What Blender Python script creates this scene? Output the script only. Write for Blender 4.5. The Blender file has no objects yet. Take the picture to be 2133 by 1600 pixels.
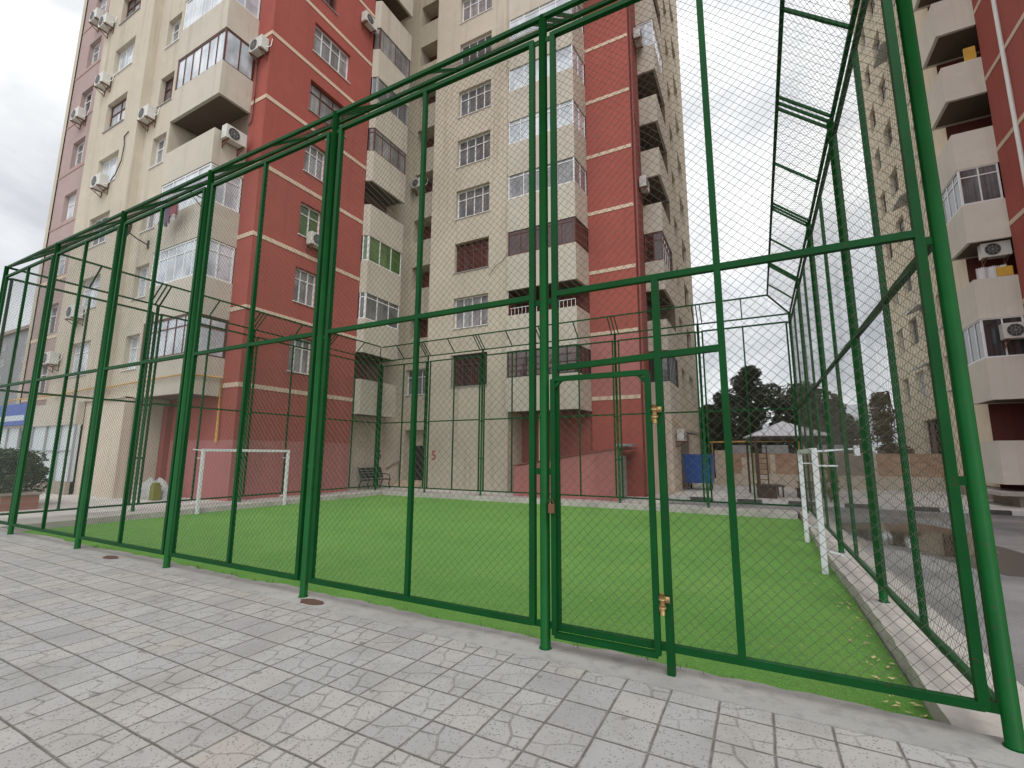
import bpy, math, random
from mathutils import Vector, Matrix
random.seed(11)
R = math.radians
C = bpy.context.scene.collection
S = bpy.context.scene

# ------------------------------------------------------------------ helpers
class MB:
    def __init__(s): s.v = []; s.f = []
    def quad(s, a, b, c, d):
        n = len(s.v); s.v += [tuple(a), tuple(b), tuple(c), tuple(d)]; s.f.append((n, n+1, n+2, n+3))
    def poly(s, pts):
        n = len(s.v); s.v += [tuple(p) for p in pts]; s.f.append(tuple(range(n, n+len(pts))))
    def hexa(s, p):
        n = len(s.v); s.v += [tuple(q) for q in p]
        for f in ((0,3,2,1),(4,5,6,7),(0,1,5,4),(1,2,6,5),(2,3,7,6),(3,0,4,7)):
            s.f.append(tuple(n+i for i in f))
    def box(s, x0, x1, y0, y1, z0, z1):
        s.hexa([(x0,y0,z0),(x1,y0,z0),(x1,y1,z0),(x0,y1,z0),(x0,y0,z1),(x1,y0,z1),(x1,y1,z1),(x0,y1,z1)])
    def frame(s, p, q):
        p = Vector(p); q = Vector(q); d = (q-p).normalized()
        up = Vector((0,0,1)) if abs(d.z) < .9 else Vector((0,1,0))
        a = d.cross(up).normalized(); b = a.cross(d).normalized()
        return p, q, a, b
    def beam(s, p, q, w, h=None):
        h = h or w; p, q, a, b = s.frame(p, q); a = a*w/2; b = b*h/2
        s.hexa([p-a-b, p+a-b, p+a+b, p-a+b, q-a-b, q+a-b, q+a+b, q-a+b])
    def tube(s, p, q, r, n=10, r2=None, cap=True):
        p, q, a, b = s.frame(p, q); r2 = r if r2 is None else r2; k = len(s.v)
        for i in range(n):
            t = 2*math.pi*i/n; o = a*math.cos(t)+b*math.sin(t)
            s.v.append(tuple(p+o*r)); s.v.append(tuple(q+o*r2))
        for i in range(n):
            j = (i+1) % n; s.f.append((k+2*i, k+2*j, k+2*j+1, k+2*i+1))
        if cap:
            s.f.append(tuple(k+2*i for i in range(n))); s.f.append(tuple(k+2*i+1 for i in reversed(range(n))))
    def path(s, pts, r, n=8):
        for a, b in zip(pts, pts[1:]): s.tube(a, b, r, n)
    def add(s, o, fn=None):
        n = len(s.v); s.v += [fn(v) if fn else v for v in o.v]; s.f += [tuple(i+n for i in f) for f in o.f]

def obj(name, mb, mat, parent=None, smooth=False, bevel=0):
    me = bpy.data.meshes.new(name); me.from_pydata([tuple(v) for v in mb.v], [], mb.f); me.update()
    o = bpy.data.objects.new(name, me); C.objects.link(o)
    if mat is not None: me.materials.append(mat)
    if smooth:
        for p in me.polygons: p.use_smooth = len(p.vertices) == 4
    if bevel:
        m = o.modifiers.new('bevel', 'BEVEL'); m.width = bevel; m.segments = 2; m.limit_method = 'ANGLE'
    if parent is not None:
        o.parent = parent
        if parent.type == 'EMPTY': o.matrix_parent_inverse = Matrix.Translation(-parent.location)
    return o
def local(name, mb, mat, parent, smooth=False, bevel=0):
    o = obj(name, mb, mat, None, smooth, bevel); o.parent = parent; return o
def tag(o, label, cat, group=None):
    o['label'] = label; o['category'] = cat
    if group: o['group'] = group
    return o
def thing(name, label, cat, loc=(0,0,0), rz=0, group=None):
    o = bpy.data.objects.new(name, None); C.objects.link(o); o.location = loc; o.rotation_euler = (0,0,rz)
    o.empty_display_size = .2
    return tag(o, label, cat, group)
def struct(name, mb, mat, smooth=False):
    o = obj(name, mb, mat, None, smooth); o['kind'] = 'structure'; return o
def stuff(name, mb, mat, smooth=False):
    o = obj(name, mb, mat, None, smooth); o['kind'] = 'stuff'; return o

# ------------------------------------------------------------------ materials
class NT:
    def __init__(s, name):
        s.m = bpy.data.materials.new(name); s.m.use_nodes = True; s.t = s.m.node_tree
        s.b = s.t.nodes['Principled BSDF']; s.out = s.t.nodes['Material Output']
    def n(s, typ, **k):
        x = s.t.nodes.new(typ)
        for a, v in k.items(): setattr(x, a, v)
        return x
    def l(s, a, b): s.t.links.new(a, b)
    def val(s, sock, v):
        if isinstance(v, bpy.types.NodeSocket): s.l(v, sock)
        else: sock.default_value = v
    def math(s, op, a, b=0., c=None, clamp=False):
        x = s.n('ShaderNodeMath', operation=op); x.use_clamp = clamp
        s.val(x.inputs[0], a); s.val(x.inputs[1], b)
        if c is not None: s.val(x.inputs[2], c)
        return x.outputs[0]
    def mix(s, f, a, b, typ='MIX'):
        x = s.n('ShaderNodeMix', data_type='RGBA', blend_type=typ)
        s.val(x.inputs[0], f)
        for i, c in ((6, a), (7, b)): s.val(x.inputs[i], (*c, 1) if isinstance(c, tuple) and len(c) == 3 else c)
        return x.outputs[2]
    def ramp(s, f, stops, interp='LINEAR'):
        x = s.n('ShaderNodeValToRGB'); x.color_ramp.interpolation = interp; e = x.color_ramp.elements
        while len(e) < len(stops): e.new(.5)
        for i, (p, c) in enumerate(stops):
            e[i].position = p; e[i].color = (*c, 1) if isinstance(c, tuple) else (c, c, c, 1)
        s.val(x.inputs[0], f); return x.outputs[0]
    def coord(s, scale=(1,1,1), kind='Object'):
        t = s.n('ShaderNodeTexCoord'); m = s.n('ShaderNodeMapping'); m.inputs['Scale'].default_value = scale
        s.l(t.outputs[kind], m.inputs[0]); return m.outputs[0]
    def noise(s, scale, detail=4., vec=None, rough=.55):
        x = s.n('ShaderNodeTexNoise'); x.inputs['Scale'].default_value = scale; x.inputs['Detail'].default_value = detail
        x.inputs['Roughness'].default_value = rough
        s.l(vec if vec is not None else s.coord(), x.inputs['Vector']); return x.outputs['Fac']
    def bump(s, h, strength=.3, dist=.01):
        x = s.n('ShaderNodeBump'); x.inputs['Strength'].default_value = strength; x.inputs['Distance'].default_value = dist
        s.l(h, x.inputs['Height']); s.l(x.outputs[0], s.b.inputs['Normal'])
    def set(s, col=None, rough=.6, metal=0., spec=.5, coat=0.):
        if col is not None: s.val(s.b.inputs['Base Color'], (*col, 1) if isinstance(col, tuple) else col)
        s.val(s.b.inputs['Roughness'], rough); s.b.inputs['Metallic'].default_value = metal
        s.b.inputs['Specular IOR Level'].default_value = spec; s.b.inputs['Coat Weight'].default_value = coat
        return s.m

def sc(c, k): return tuple(min(1, x*k) for x in c)
def stucco(name, c, streak=.5, stain=(.16,.12,.08), rough=.9):
    t = NT(name)
    big = t.noise(.35, 5); mid = t.noise(2.2, 6); st = t.noise(1., 5, t.coord((2.6,2.6,.12)))
    a = t.mix(t.ramp(big, [(.3, 0.), (.7, 1.)]), sc(c, .9), sc(c, 1.06))
    a = t.mix(t.math('MULTIPLY', t.ramp(mid, [(.35, 0.), (.75, 1.)]), .3), a, sc(c, .8))
    f = t.math('MULTIPLY', t.ramp(st, [(.56, 0.), (.78, 1.)]), streak)
    a = t.mix(f, a, stain)
    st2 = t.noise(1., 4, t.coord((9.,9.,.22))); f2 = t.math('MULTIPLY', t.math('MULTIPLY', t.ramp(st2, [(.55, 0.), (.72, 1.)]), t.ramp(t.noise(.5, 3), [(.45, 0.), (.62, 1.)])), streak*.9)
    a = t.mix(f2, a, stain)
    pat = t.ramp(t.noise(.8, 2, t.coord((1.,1.,1.6))), [(.60, 0.), (.615, 1.)]); a = t.mix(t.math('MULTIPLY', pat, .14), a, sc(c, 1.22))
    t.bump(t.noise(60, 3), .25, .006)
    return t.set(a, rough, spec=.25)
def paint(name, c, rough=.4, var=.25, chips=0., chipc=(.12,.05,.03), bump=.1, spec=.5, metal=0.):
    t = NT(name); n = t.noise(3., 5); a = t.mix(n, sc(c, 1-var), sc(c, 1+var))
    if chips:
        k = t.math('MULTIPLY', t.ramp(t.noise(26, 4), [(.64, 0.), (.68, 1.)]), chips); a = t.mix(k, a, chipc)
    if bump: t.bump(t.noise(40, 3), bump, .004)
    return t.set(a, rough, metal, spec)
def plain(name, c, rough=.6, metal=0., spec=.5): return paint(name, c, rough, .12, 0, bump=0, spec=spec, metal=metal)

M = {}
M['beige'] = stucco('beige_stucco', (.57,.51,.415), .5, (.27,.21,.14))
M['beige_low'] = stucco('ground_floor_stucco', (.66,.57,.47), .38, (.27,.19,.12))
M['parapet'] = stucco('balcony_stucco', (.575,.53,.45), .42, (.28,.21,.13))
M['beige_warm'] = stucco('warm_beige_stucco', (.80,.70,.54), .22, (.32,.25,.16))  # warm beige, with missing light on the shaded right block added to it
M['parapet_shade_lift'] = stucco('shade_lifted_balcony_stucco', (.72,.675,.60), .22, (.35,.28,.2))  # parapet stucco with light put into the colour, for the shaded right block
M['red'] = stucco('red_stucco', (.395,.108,.087), .30, (.22,.05,.04))
M['red_dark'] = stucco('dark_red_stucco', (.31,.095,.083), .28, (.14,.03,.03))
M['pink'] = stucco('pink_stucco', (.47,.18,.175), .3, (.25,.10,.09))
M['mauve'] = stucco('mauve_stucco', (.43,.325,.305), .25, (.25,.13,.12))
M['band'] = stucco('cream_band', (.70,.55,.42), .18, (.35,.22,.14))
M['mauve_band'] = stucco('mauve_band', (.42,.29,.26), .15)
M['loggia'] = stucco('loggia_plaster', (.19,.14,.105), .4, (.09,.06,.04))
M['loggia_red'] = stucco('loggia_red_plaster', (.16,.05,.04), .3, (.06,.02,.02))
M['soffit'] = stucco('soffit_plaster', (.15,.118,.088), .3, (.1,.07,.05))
M['white_frame'] = plain('white_pvc', (.80,.80,.80), .35)
M['brown_frame'] = paint('brown_wood_frame', (.13,.045,.032), .5, .35)
M['grey_frame'] = plain('grey_frame', (.36,.37,.38), .4)
M['black_iron'] = plain('dark_iron', (.02,.02,.02), .5)
def glass(name, c1, c2, fold=14., rough=.06):
    t = NT(name); st = t.noise(1., 3, t.coord((fold, fold, .25))); big = t.noise(.9, 3)
    a = t.mix(t.ramp(st, [(.3, 0.), (.7, 1.)]), c1, c2)
    a = t.mix(t.math('MULTIPLY', t.ramp(big, [(.42, 0.), (.6, 1.)]), .55), a, sc(c1, .45))
    t.bump(t.noise(2.5, 2), .05, .02)
    return t.set(a, rough, spec=.9)
M['g_dark'] = glass('dark_window_glass', (.025,.027,.03), (.075,.075,.08))
M['g_net'] = glass('net_curtain_glass', (.19,.19,.20), (.40,.40,.41), 10.)
M['g_sky'] = glass('sky_reflection_curtain_glass', (.54,.60,.67), (.76,.80,.84), 5., .05)  # bright sky reflection put into the pane colour, along with pale curtain folds
M['g_mid'] = glass('grey_window_glass', (.10,.11,.115), (.24,.24,.25))
M['g_green'] = glass('green_curtain_glass', (.06,.13,.035), (.11,.21,.06), 6.)
M['g_brown'] = glass('brown_window_glass', (.045,.02,.018), (.13,.05,.045))
M['green'] = paint('green_gloss_paint', (.003,.082,.014), .46, .35, .6, (.045,.040,.026), .3, spec=.14)
M['green_dark'] = paint('green_frame_paint', (.003,.062,.013), .5, .40, .7, (.05,.030,.018), .35, spec=.14)
M['wire'] = plain('fence_wire', (.092,.106,.086), .42, .15)
M['goal'] = paint('white_goal_paint', (.72,.73,.75), .4, .1, .25, (.35,.33,.3))
M['rust'] = paint('rusty_metal', (.17,.07,.032), .7, .4, .6, (.10,.03,.015))
M['plate'] = paint('corroded_plate', (.105,.055,.035), .85, .5, .6, (.05,.03,.022), bump=.5)
M['brass'] = paint('brass_hinge', (.33,.215,.085), .4, .35, .5, (.16,.07,.02), metal=.4)
M['ac'] = paint('ac_casing', (.62,.61,.57), .45, .12, .2, (.3,.27,.22))
M['ac_dark'] = plain('ac_fan_shadow', (.055,.055,.055), .6)
M['steel'] = paint('galvanised_steel', (.35,.35,.35), .45, .2, metal=.6)
M['gas'] = paint('yellow_gas_paint', (.62,.36,.08), .45, .2, .3)
M['white_pipe'] = paint('white_pipe_paint', (.70,.69,.66), .45, .1)
M['wood_dark'] = paint('dark_brown_wood', (.055,.028,.018), .6, .4)
M['bench_green'] = paint('dark_green_iron', (.012,.035,.025), .45, .3)
M['blue'] = paint('blue_container_paint', (.015,.085,.36), .42, .25, .3, (.2,.2,.2))
M['bark'] = paint('bark', (.075,.052,.038), .9, .45, bump=.6)
M['branch'] = paint('grey_branch', (.16,.145,.135), .9, .3)
M['leaf_pine'] = paint('pine_needles', (.042,.054,.026), .7, .5, bump=0)
M['leaf_olive'] = paint('olive_leaves', (.085,.092,.048), .65, .5, bump=0)
M['leaf_rust'] = paint('browning_conifer', (.17,.115,.05), .75, .5, bump=0)
M['leaf_yellow'] = paint('yellow_green_leaves', (.20,.21,.03), .65, .4, bump=0)
M['leaf_box'] = paint('boxwood_leaves', (.028,.052,.014), .6, .5, bump=0)
M['litter'] = paint('dry_leaf_litter', (.55,.45,.22), .8, .4, bump=0)
M['black'] = plain('dark_void', (.012,.011,.010), .8)
M['door'] = paint('dark_door_paint', (.022,.018,.017), .4, .3)
M['cloth_a'] = paint('purple_laundry', (.16,.11,.18), .9, .5)
M['cloth_b'] = paint('maroon_laundry', (.26,.09,.10), .9, .4)
M['cloth_c'] = paint('white_laundry', (.62,.60,.62), .9, .2)
M['tarp'] = paint('grey_tarpaulin', (.42,.42,.40), .6, .5, .5, (.16,.14,.12), bump=.5)
M['yellow_box'] = paint('yellow_plastic', (.62,.36,.05), .5, .25)
M['number'] = plain('red_number_paint', (.42,.10,.08), .7)
M['number_dark'] = plain('dark_number_paint', (.06,.045,.04), .7)
M['shop_white'] = paint('white_shop_panel', (.60,.66,.68), .35, .12)
M['sign_blue'] = paint('blue_sign_panel', (.03,.09,.42), .4, .25)
M['sign_white'] = paint('white_sign_strip', (.55,.62,.68), .4, .2)
M['brick'] = None

def concrete(name, c, sp=.5, rough=.85):
    t = NT(name); a = t.mix(t.ramp(t.noise(.9, 6), [(.3, 0.), (.7, 1.)]), sc(c, .78), sc(c, 1.12))
    a = t.mix(t.math('MULTIPLY', t.ramp(t.noise(7, 6), [(.5, 0.), (.8, 1.)]), sp), a, sc(c, .5))
    a = t.mix(t.math('MULTIPLY', t.ramp(t.noise(90, 2), [(.6, 0.), (.7, 1.)]), .35), a, sc(c, .45))
    t.bump(t.noise(35, 5), .5, .01); return t.set(a, rough, spec=.3)
M['concrete'] = concrete('strip_concrete', (.37,.365,.345), .75)
M['curb'] = concrete('curb_concrete', (.50,.475,.435), .5)
M['walk'] = concrete('walkway_concrete', (.62,.59,.555), .35)
M['slab'] = concrete('building_base_concrete', (.36,.31,.26), .5)

def mat_asphalt():
    t = NT('asphalt'); c = (.19,.187,.185)
    a = t.mix(t.ramp(t.noise(.5, 6), [(.35, 0.), (.65, 1.)]), sc(c, .72), sc(c, 1.5))
    a = t.mix(t.math('MULTIPLY', t.ramp(t.noise(70, 2), [(.55, 0.), (.7, 1.)]), .5), a, sc(c, 2.1))
    a = t.mix(t.ramp(t.noise(.23, 3), [(.55, 0.), (.66, 1.)]), a, (.30,.23,.16))
    t.bump(t.noise(120, 3), .5, .006); return t.set(a, .8, spec=.3)
M['asphalt'] = mat_asphalt()
def mat_puddle():
    t = NT('puddle_water'); a = t.mix(t.noise(1.4, 4), (.035,.026,.02), (.085,.06,.043))
    t.bump(t.noise(5, 2), .02, .01); return t.set(a, .05, spec=.8)
M['puddle'] = mat_puddle()
M['wet'] = paint('wet_asphalt', (.055,.048,.043), .35, .4, spec=.5)
def mat_turf():
    t = NT('artificial_turf')
    tc = t.n('ShaderNodeTexCoord'); sx = t.n('ShaderNodeSeparateXYZ'); t.l(tc.outputs['Object'], sx.inputs[0])
    c1 = (.086,.245,.036); c2 = (.150,.345,.066)
    a = t.mix(t.ramp(t.noise(.5, 5), [(.3, 0.), (.7, 1.)]), c1, c2)
    # rolls two metres wide, laid with the pile in alternate directions
    wv = t.math('ADD', t.math('DIVIDE', sx.outputs[1], 2.05), t.math('MULTIPLY', t.noise(2., 3), .03))
    lane = t.math('GREATER_THAN', t.math('FRACT', t.math('DIVIDE', wv, 2.)), .5)
    a = t.mix(t.math('MULTIPLY', lane, .10), a, (.24,.43,.10))
    fr = t.math('FRACT', wv); seam = t.ramp(t.math('MINIMUM', fr, t.math('SUBTRACT', 1., fr)), [(.002, 1.), (.010, 0.)])
    a = t.mix(t.math('MULTIPLY', t.math('MULTIPLY', seam, t.ramp(t.noise(1.3, 4), [(.45, 0.), (.6, 1.)])), .45), a, (.04,.10,.02))
    blades = t.noise(42, 6, t.coord((1.7,.9,1)), .8); fine = t.noise(13, 5, None, .7)
    a = t.mix(t.ramp(blades, [(.38, .8), (.54, 0.)]), a, (.04,.125,.014))
    a = t.mix(t.math('MULTIPLY', t.ramp(blades, [(.55, 0.), (.70, 1.)]), .5), a, (.31,.53,.16))
    a = t.mix(t.math('MULTIPLY', t.ramp(fine, [(.5, 0.), (.66, 1.)]), .6), a, (.060,.170,.022))
    a = t.mix(t.math('MULTIPLY', t.ramp(t.noise(1.7, 6), [(.52, 0.), (.75, 1.)]), .4), a, (.20,.30,.07))
    t.b.inputs['Sheen Weight'].default_value = .4; t.b.inputs['Sheen Roughness'].default_value = .45; t.b.inputs['Sheen Tint'].default_value = (.42,.75,.26,1)
    t.bump(blades, .9, .014); return t.set(a, .85, spec=.15)
M['turf'] = mat_turf()
def mat_tile():
    t = NT('pavement_tiles'); T = .307
    tc = t.n('ShaderNodeTexCoord'); sx = t.n('ShaderNodeSeparateXYZ'); t.l(tc.outputs['Object'], sx.inputs[0])
    w = t.n('ShaderNodeTexNoise'); w.inputs['Scale'].default_value = 3.; t.l(tc.outputs['Object'], w.inputs['Vector'])
    wob = t.math('MULTIPLY', t.math('SUBTRACT', w.outputs['Fac'], .5), .045)
    X = t.math('ADD', t.math('DIVIDE', t.math('ADD', sx.outputs[0], 1.255), T), wob)
    Y = t.math('ADD', t.math('DIVIDE', t.math('SUBTRACT', sx.outputs[1], 2.82), T), wob)
    cx = t.math('FLOOR', X); cy = t.math('FLOOR', Y)
    u = t.math('SUBTRACT', X, cx); v = t.math('SUBTRACT', Y, cy)
    cell = t.n('ShaderNodeCombineXYZ'); t.l(cx, cell.inputs[0]); t.l(cy, cell.inputs[1])
    wn = t.n('ShaderNodeTexWhiteNoise', noise_dimensions='2D'); t.l(cell.outputs[0], wn.inputs['Vector'])
    sp = t.n('ShaderNodeSeparateColor'); t.l(wn.outputs['Color'], sp.inputs[0])
    r1, r2, r3 = sp.outputs[0], sp.outputs[1], sp.outputs[2]
    # random quarter turn of the moulded pattern
    fl = t.math('GREATER_THAN', r1, .5); sw = t.math('GREATER_THAN', r2, .5)
    def lerp(f, a, b): return t.math('ADD', a, t.math('MULTIPLY', f, t.math('SUBTRACT', b, a)))
    u1 = lerp(fl, u, t.math('SUBTRACT', 1., u)); v1 = lerp(fl, v, t.math('SUBTRACT', 1., v))
    uu = lerp(sw, u1, t.math('SUBTRACT', 1., v1)); vv = lerp(sw, v1, u1)
    def seg(ax, ay, bx, by):
        dx, dy = bx-ax, by-ay; L = dx*dx+dy*dy
        px = t.math('SUBTRACT', uu, ax); py = t.math('SUBTRACT', vv, ay)
        k = t.math('DIVIDE', t.math('ADD', t.math('MULTIPLY', px, dx), t.math('MULTIPLY', py, dy)), L, clamp=True)
        ex = t.math('SUBTRACT', px, t.math('MULTIPLY', k, dx)); ey = t.math('SUBTRACT', py, t.math('MULTIPLY', k, dy))
        return t.math('SQRT', t.math('ADD', t.math('MULTIPLY', ex, ex), t.math('MULTIPLY', ey, ey)))
    d = None
    for s in ((0,.33,.33,.40),(.33,.40,.68,.63),(.68,.63,1,.68),(.68,.63,.62,1),(.33,.40,.39,0)):
        e = seg(*s); d = e if d is None else t.math('MINIMUM', d, e)
    edge = t.math('MINIMUM', t.math('MINIMUM', u, t.math('SUBTRACT', 1., u)), t.math('MINIMUM', v, t.math('SUBTRACT', 1., v)))
    jn = t.noise(9, 4)
    joint = t.ramp(edge, [(.010, 1.), (.034, 0.)])
    groove = t.ramp(d, [(.012, 1.), (.036, 0.)])
    has = t.math('MULTIPLY', t.math('LESS_THAN', r3, .80), t.math('ADD', .35, t.math('MULTIPLY', r2, .65)))
    groove = t.math('MULTIPLY', t.math('MULTIPLY', groove, has), t.ramp(jn, [(.30, .25), (.6, 1.)]))
    base = t.ramp(r1, [(0., (.355,.352,.347)), (.22, (.405,.40,.39)), (.42, (.375,.372,.366)), (.60, (.41,.398,.378)), (.84, (.40,.378,.342)), (.92, (.385,.38,.372)), (1., (.40,.39,.372))], 'CONSTANT')
    base = t.mix(t.math('GREATER_THAN', r3, .965), base, (.335,.33,.33))
    base = t.mix(t.math('MULTIPLY', t.noise(1.1, 5), .45), base, (.36,.345,.33))
    base = t.mix(t.math('MULTIPLY', t.ramp(t.noise(.45, 4), [(.5, 0.), (.75, 1.)]), .55), base, (.44,.40,.34))
    spk = t.n('ShaderNodeTexVoronoi'); spk.inputs['Scale'].default_value = 50.; t.l(tc.outputs['Object'], spk.inputs['Vector'])
    sk = t.math('MULTIPLY', t.ramp(spk.outputs['Distance'], [(.20, 1.), (.34, 0.)]), t.ramp(t.noise(16, 3), [(.36, 0.), (.54, 1.)]))
    base = t.mix(t.math('MULTIPLY', sk, .8), base, (.12,.115,.11))
    base = t.mix(t.math('MULTIPLY', t.ramp(t.noise(2.2, 6), [(.45, 0.), (.70, 1.)]), .6), base, (.27,.262,.25))
    chip = t.math('MULTIPLY', t.ramp(edge, [(.0, 1.), (.07, 0.)]), t.ramp(t.noise(21, 3), [(.56, 0.), (.62, 1.)]))
    base = t.mix(t.math('MULTIPLY', chip, .7), base, (.24,.23,.215))
    bl = t.ramp(t.noise(4.3, 2), [(.70, 0.), (.73, 1.)]); base = t.mix(t.math('MULTIPLY', bl, .6), base, (.15,.145,.135))
    base = t.mix(t.math('MULTIPLY', joint, t.ramp(jn, [(.30, .55), (.6, 1.)])), base, (.13,.12,.10))
    base = t.mix(t.math('MULTIPLY', groove, .8), base, (.16,.152,.136))
    h = t.math('SUBTRACT', 1., t.math('MAXIMUM', joint, groove))
    h = t.math('ADD', h, t.math('MULTIPLY', t.noise(120, 3), .25))
    t.bump(h, .8, .008)
    return t.set(base, .8, spec=.3)
M['tile'] = mat_tile()
def mat_brick(name='rubble_brick', c1=(.46,.25,.155), c2=(.60,.43,.29), m=(.48,.41,.33)):
    t = NT(name); b = t.n('ShaderNodeTexBrick'); tc = t.coord((1,1,1))
    mp = t.n('ShaderNodeMapping'); mp.inputs['Rotation'].default_value = (R(90),0,0); t.l(tc, mp.inputs[0]); t.l(mp.outputs[0], b.inputs['Vector'])
    b.inputs['Color1'].default_value = (*c1,1); b.inputs['Color2'].default_value = (*c2,1); b.inputs['Mortar'].default_value = (*m,1)
    b.inputs['Scale'].default_value = 1.; b.inputs['Brick Width'].default_value = .42; b.inputs['Row Height'].default_value = .16; b.inputs['Mortar Size'].default_value = .014
    a = t.mix(t.math('MULTIPLY', t.noise(3, 5), .6), b.outputs['Color'], sc(c1, .8))
    t.bump(t.noise(20, 4), .4, .01); return t.set(a, .9)
M['brick'] = mat_brick()
def mat_kerb():
    t = NT('painted_kerb'); tc = t.n('ShaderNodeTexCoord'); sx = t.n('ShaderNodeSeparateXYZ'); t.l(tc.outputs['Object'], sx.inputs[0])
    k = t.math('GREATER_THAN', t.math('FRACT', t.math('DIVIDE', sx.outputs[0], 1.7)), .5)
    a = t.mix(k, (.72,.72,.70), (.028,.028,.032)); a = t.mix(t.math('MULTIPLY', t.noise(6, 5), .45), a, (.25,.24,.22))
    return t.set(a, .8)
M['kerb'] = mat_kerb()
def mat_roofmetal():
    t = NT('ribbed_metal_roof'); a = t.mix(t.noise(1.5, 4), (.50,.49,.53), (.66,.65,.68)); return t.set(a, .45, .15)
M['roofmetal'] = mat_roofmetal()
def mat_hill():
    t = NT('hazed_hill_scrub'); a = t.mix(t.ramp(t.noise(.05, 7), [(.35, 0.), (.65, 1.)]), (.25,.265,.285), (.36,.37,.385)); return t.set(a, .95)  # distance haze put into the muted blue-grey scrub colour
M['hill'] = mat_hill()

# ------------------------------------------------------------------ camera, light, sky
yaw, pitch, roll = R(27.87), R(8.76), R(.312)
f0 = Vector((-math.sin(yaw)*math.cos(pitch), math.cos(yaw)*math.cos(pitch), math.sin(pitch)))
r0 = Vector((math.cos(yaw), math.sin(yaw), 0)); u0 = r0.cross(f0)
rr = r0*math.cos(roll)+u0*math.sin(roll); uu_ = -r0*math.sin(roll)+u0*math.cos(roll)
cam = bpy.data.cameras.new('camera'); co = bpy.data.objects.new('camera', cam); C.objects.link(co)
cam.sensor_width = 36; cam.lens = 962.04/2133*36; cam.clip_end = 2000; cam.clip_start = .05
co.matrix_world = Matrix(((rr.x,uu_.x,-f0.x,0),(rr.y,uu_.y,-f0.y,0),(rr.z,uu_.z,-f0.z,1.6),(0,0,0,1)))
S.camera = co

SUN_EL, SUN_AZ = R(52), R(140)     # azimuth measured from +Y towards +X
sl = bpy.data.lights.new('sun', 'SUN'); sl.energy = .9; sl.angle = R(25); sl.color = (1,.965,.91)
so = bpy.data.objects.new('sun', sl); C.objects.link(so)
sd = Vector((math.cos(SUN_EL)*math.sin(SUN_AZ), math.cos(SUN_EL)*math.cos(SUN_AZ), math.sin(SUN_EL)))
so.rotation_euler = sd.to_track_quat('Z', 'Y').to_euler(); so.location = (20, 20, 60)

w = bpy.data.worlds.new('World'); S.world = w; w.use_nodes = True
nt = w.node_tree; bg = nt.nodes['Background']
def wn(t, **k):
    x = nt.nodes.new(t)
    for a, v in k.items(): setattr(x, a, v)
    return x
sky = wn('ShaderNodeTexSky', sky_type='NISHITA'); sky.sun_disc = False; sky.sun_elevation = SUN_EL; sky.sun_rotation = SUN_AZ
tcw = wn('ShaderNodeTexCoord'); mpw = wn('ShaderNodeMapping'); mpw.inputs['Scale'].default_value = (1,1,2.2); mpw.inputs['Location'].default_value = (.35,.1,.2)
nt.links.new(tcw.outputs['Generated'], mpw.inputs[0])
n1 = wn('ShaderNodeTexNoise'); n1.inputs['Scale'].default_value = 2.3; n1.inputs['Detail'].default_value = 7; n1.inputs['Roughness'].default_value = .52; n1.inputs['Distortion'].default_value = .35
nt.links.new(mpw.outputs[0], n1.inputs['Vector'])
rp = wn('ShaderNodeValToRGB'); e = rp.color_ramp.elements
# colours are divided by the background strength below (0.12)
e[0].position = .36; e[0].color = (5.0,5.15,5.4,1); e[1].position = .66; e[1].color = (10.6,10.6,10.4,1)
x = e.new(.51); x.color = (7.5,7.6,7.7,1)
nt.links.new(n1.outputs['Fac'], rp.inputs[0])
mx = wn('ShaderNodeMix', data_type='RGBA'); mx.inputs[0].default_value = .9
nt.links.new(sky.outputs[0], mx.inputs[6]); nt.links.new(rp.outputs[0], mx.inputs[7])
# added brightening of the sky towards the sun, mostly unseen, to light walls
vm = wn('ShaderNodeVectorMath', operation='DOT_PRODUCT'); nt.links.new(tcw.outputs['Generated'], vm.inputs[0])
vm.inputs[1].default_value = (math.cos(SUN_EL)*math.sin(SUN_AZ), math.cos(SUN_EL)*math.cos(SUN_AZ), math.sin(SUN_EL))
mr = wn('ShaderNodeMapRange'); mr.inputs['From Min'].default_value = .1; mr.inputs['From Max'].default_value = 1.; mr.inputs['To Min'].default_value = 1.; mr.inputs['To Max'].default_value = 1.65
nt.links.new(vm.outputs['Value'], mr.inputs['Value'])
vs = wn('ShaderNodeVectorMath', operation='SCALE'); nt.links.new(mx.outputs[2], vs.inputs[0]); nt.links.new(mr.outputs[0], vs.inputs['Scale'])
nt.links.new(vs.outputs[0], bg.inputs['Color']); bg.inputs['Strength'].default_value = .12
S.view_settings.view_transform = 'Standard'; S.view_settings.look = 'None'; S.view_settings.gamma = 1; S.view_settings.exposure = .12

# ------------------------------------------------------------------ ground
TZ = -.21; KZ = -.05; NX0, NX1, NY, FY, LX, RX = -16.05, 1.16, 3.83, 16.65, -16.0, 1.17
m = MB(); m.quad((-900,-900,-.32),(900,-900,-.32),(900,900,-.32),(-900,900,-.32)); struct('ground', m, M['slab'])
m = MB(); m.box(-70, 1.60, -40, 3.60, -.25, 0); struct('pavement', m, M['tile'])
m = MB(); m.box(-70, -16.62, 3.602, 16.4, -.3, -.065); struct('walkway', m, M['walk'])
m = MB(); m.box(-18.4, -3.3, 17.16, 21.9, -.3, -.085); struct('walkway', m, M['walk'])
m = MB(); m.quad((1.605,-40,-.155),(60,-40,-.155),(60,20.2,-.155),(1.605,20.2,-.155)); struct('road', m, M['asphalt'])
m = MB(); m.quad((-3.29,17.165,-.157),(1.604,17.165,-.157),(1.604,20.2,-.157),(-3.29,20.2,-.157)); struct('road', m, M['asphalt'])
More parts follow.
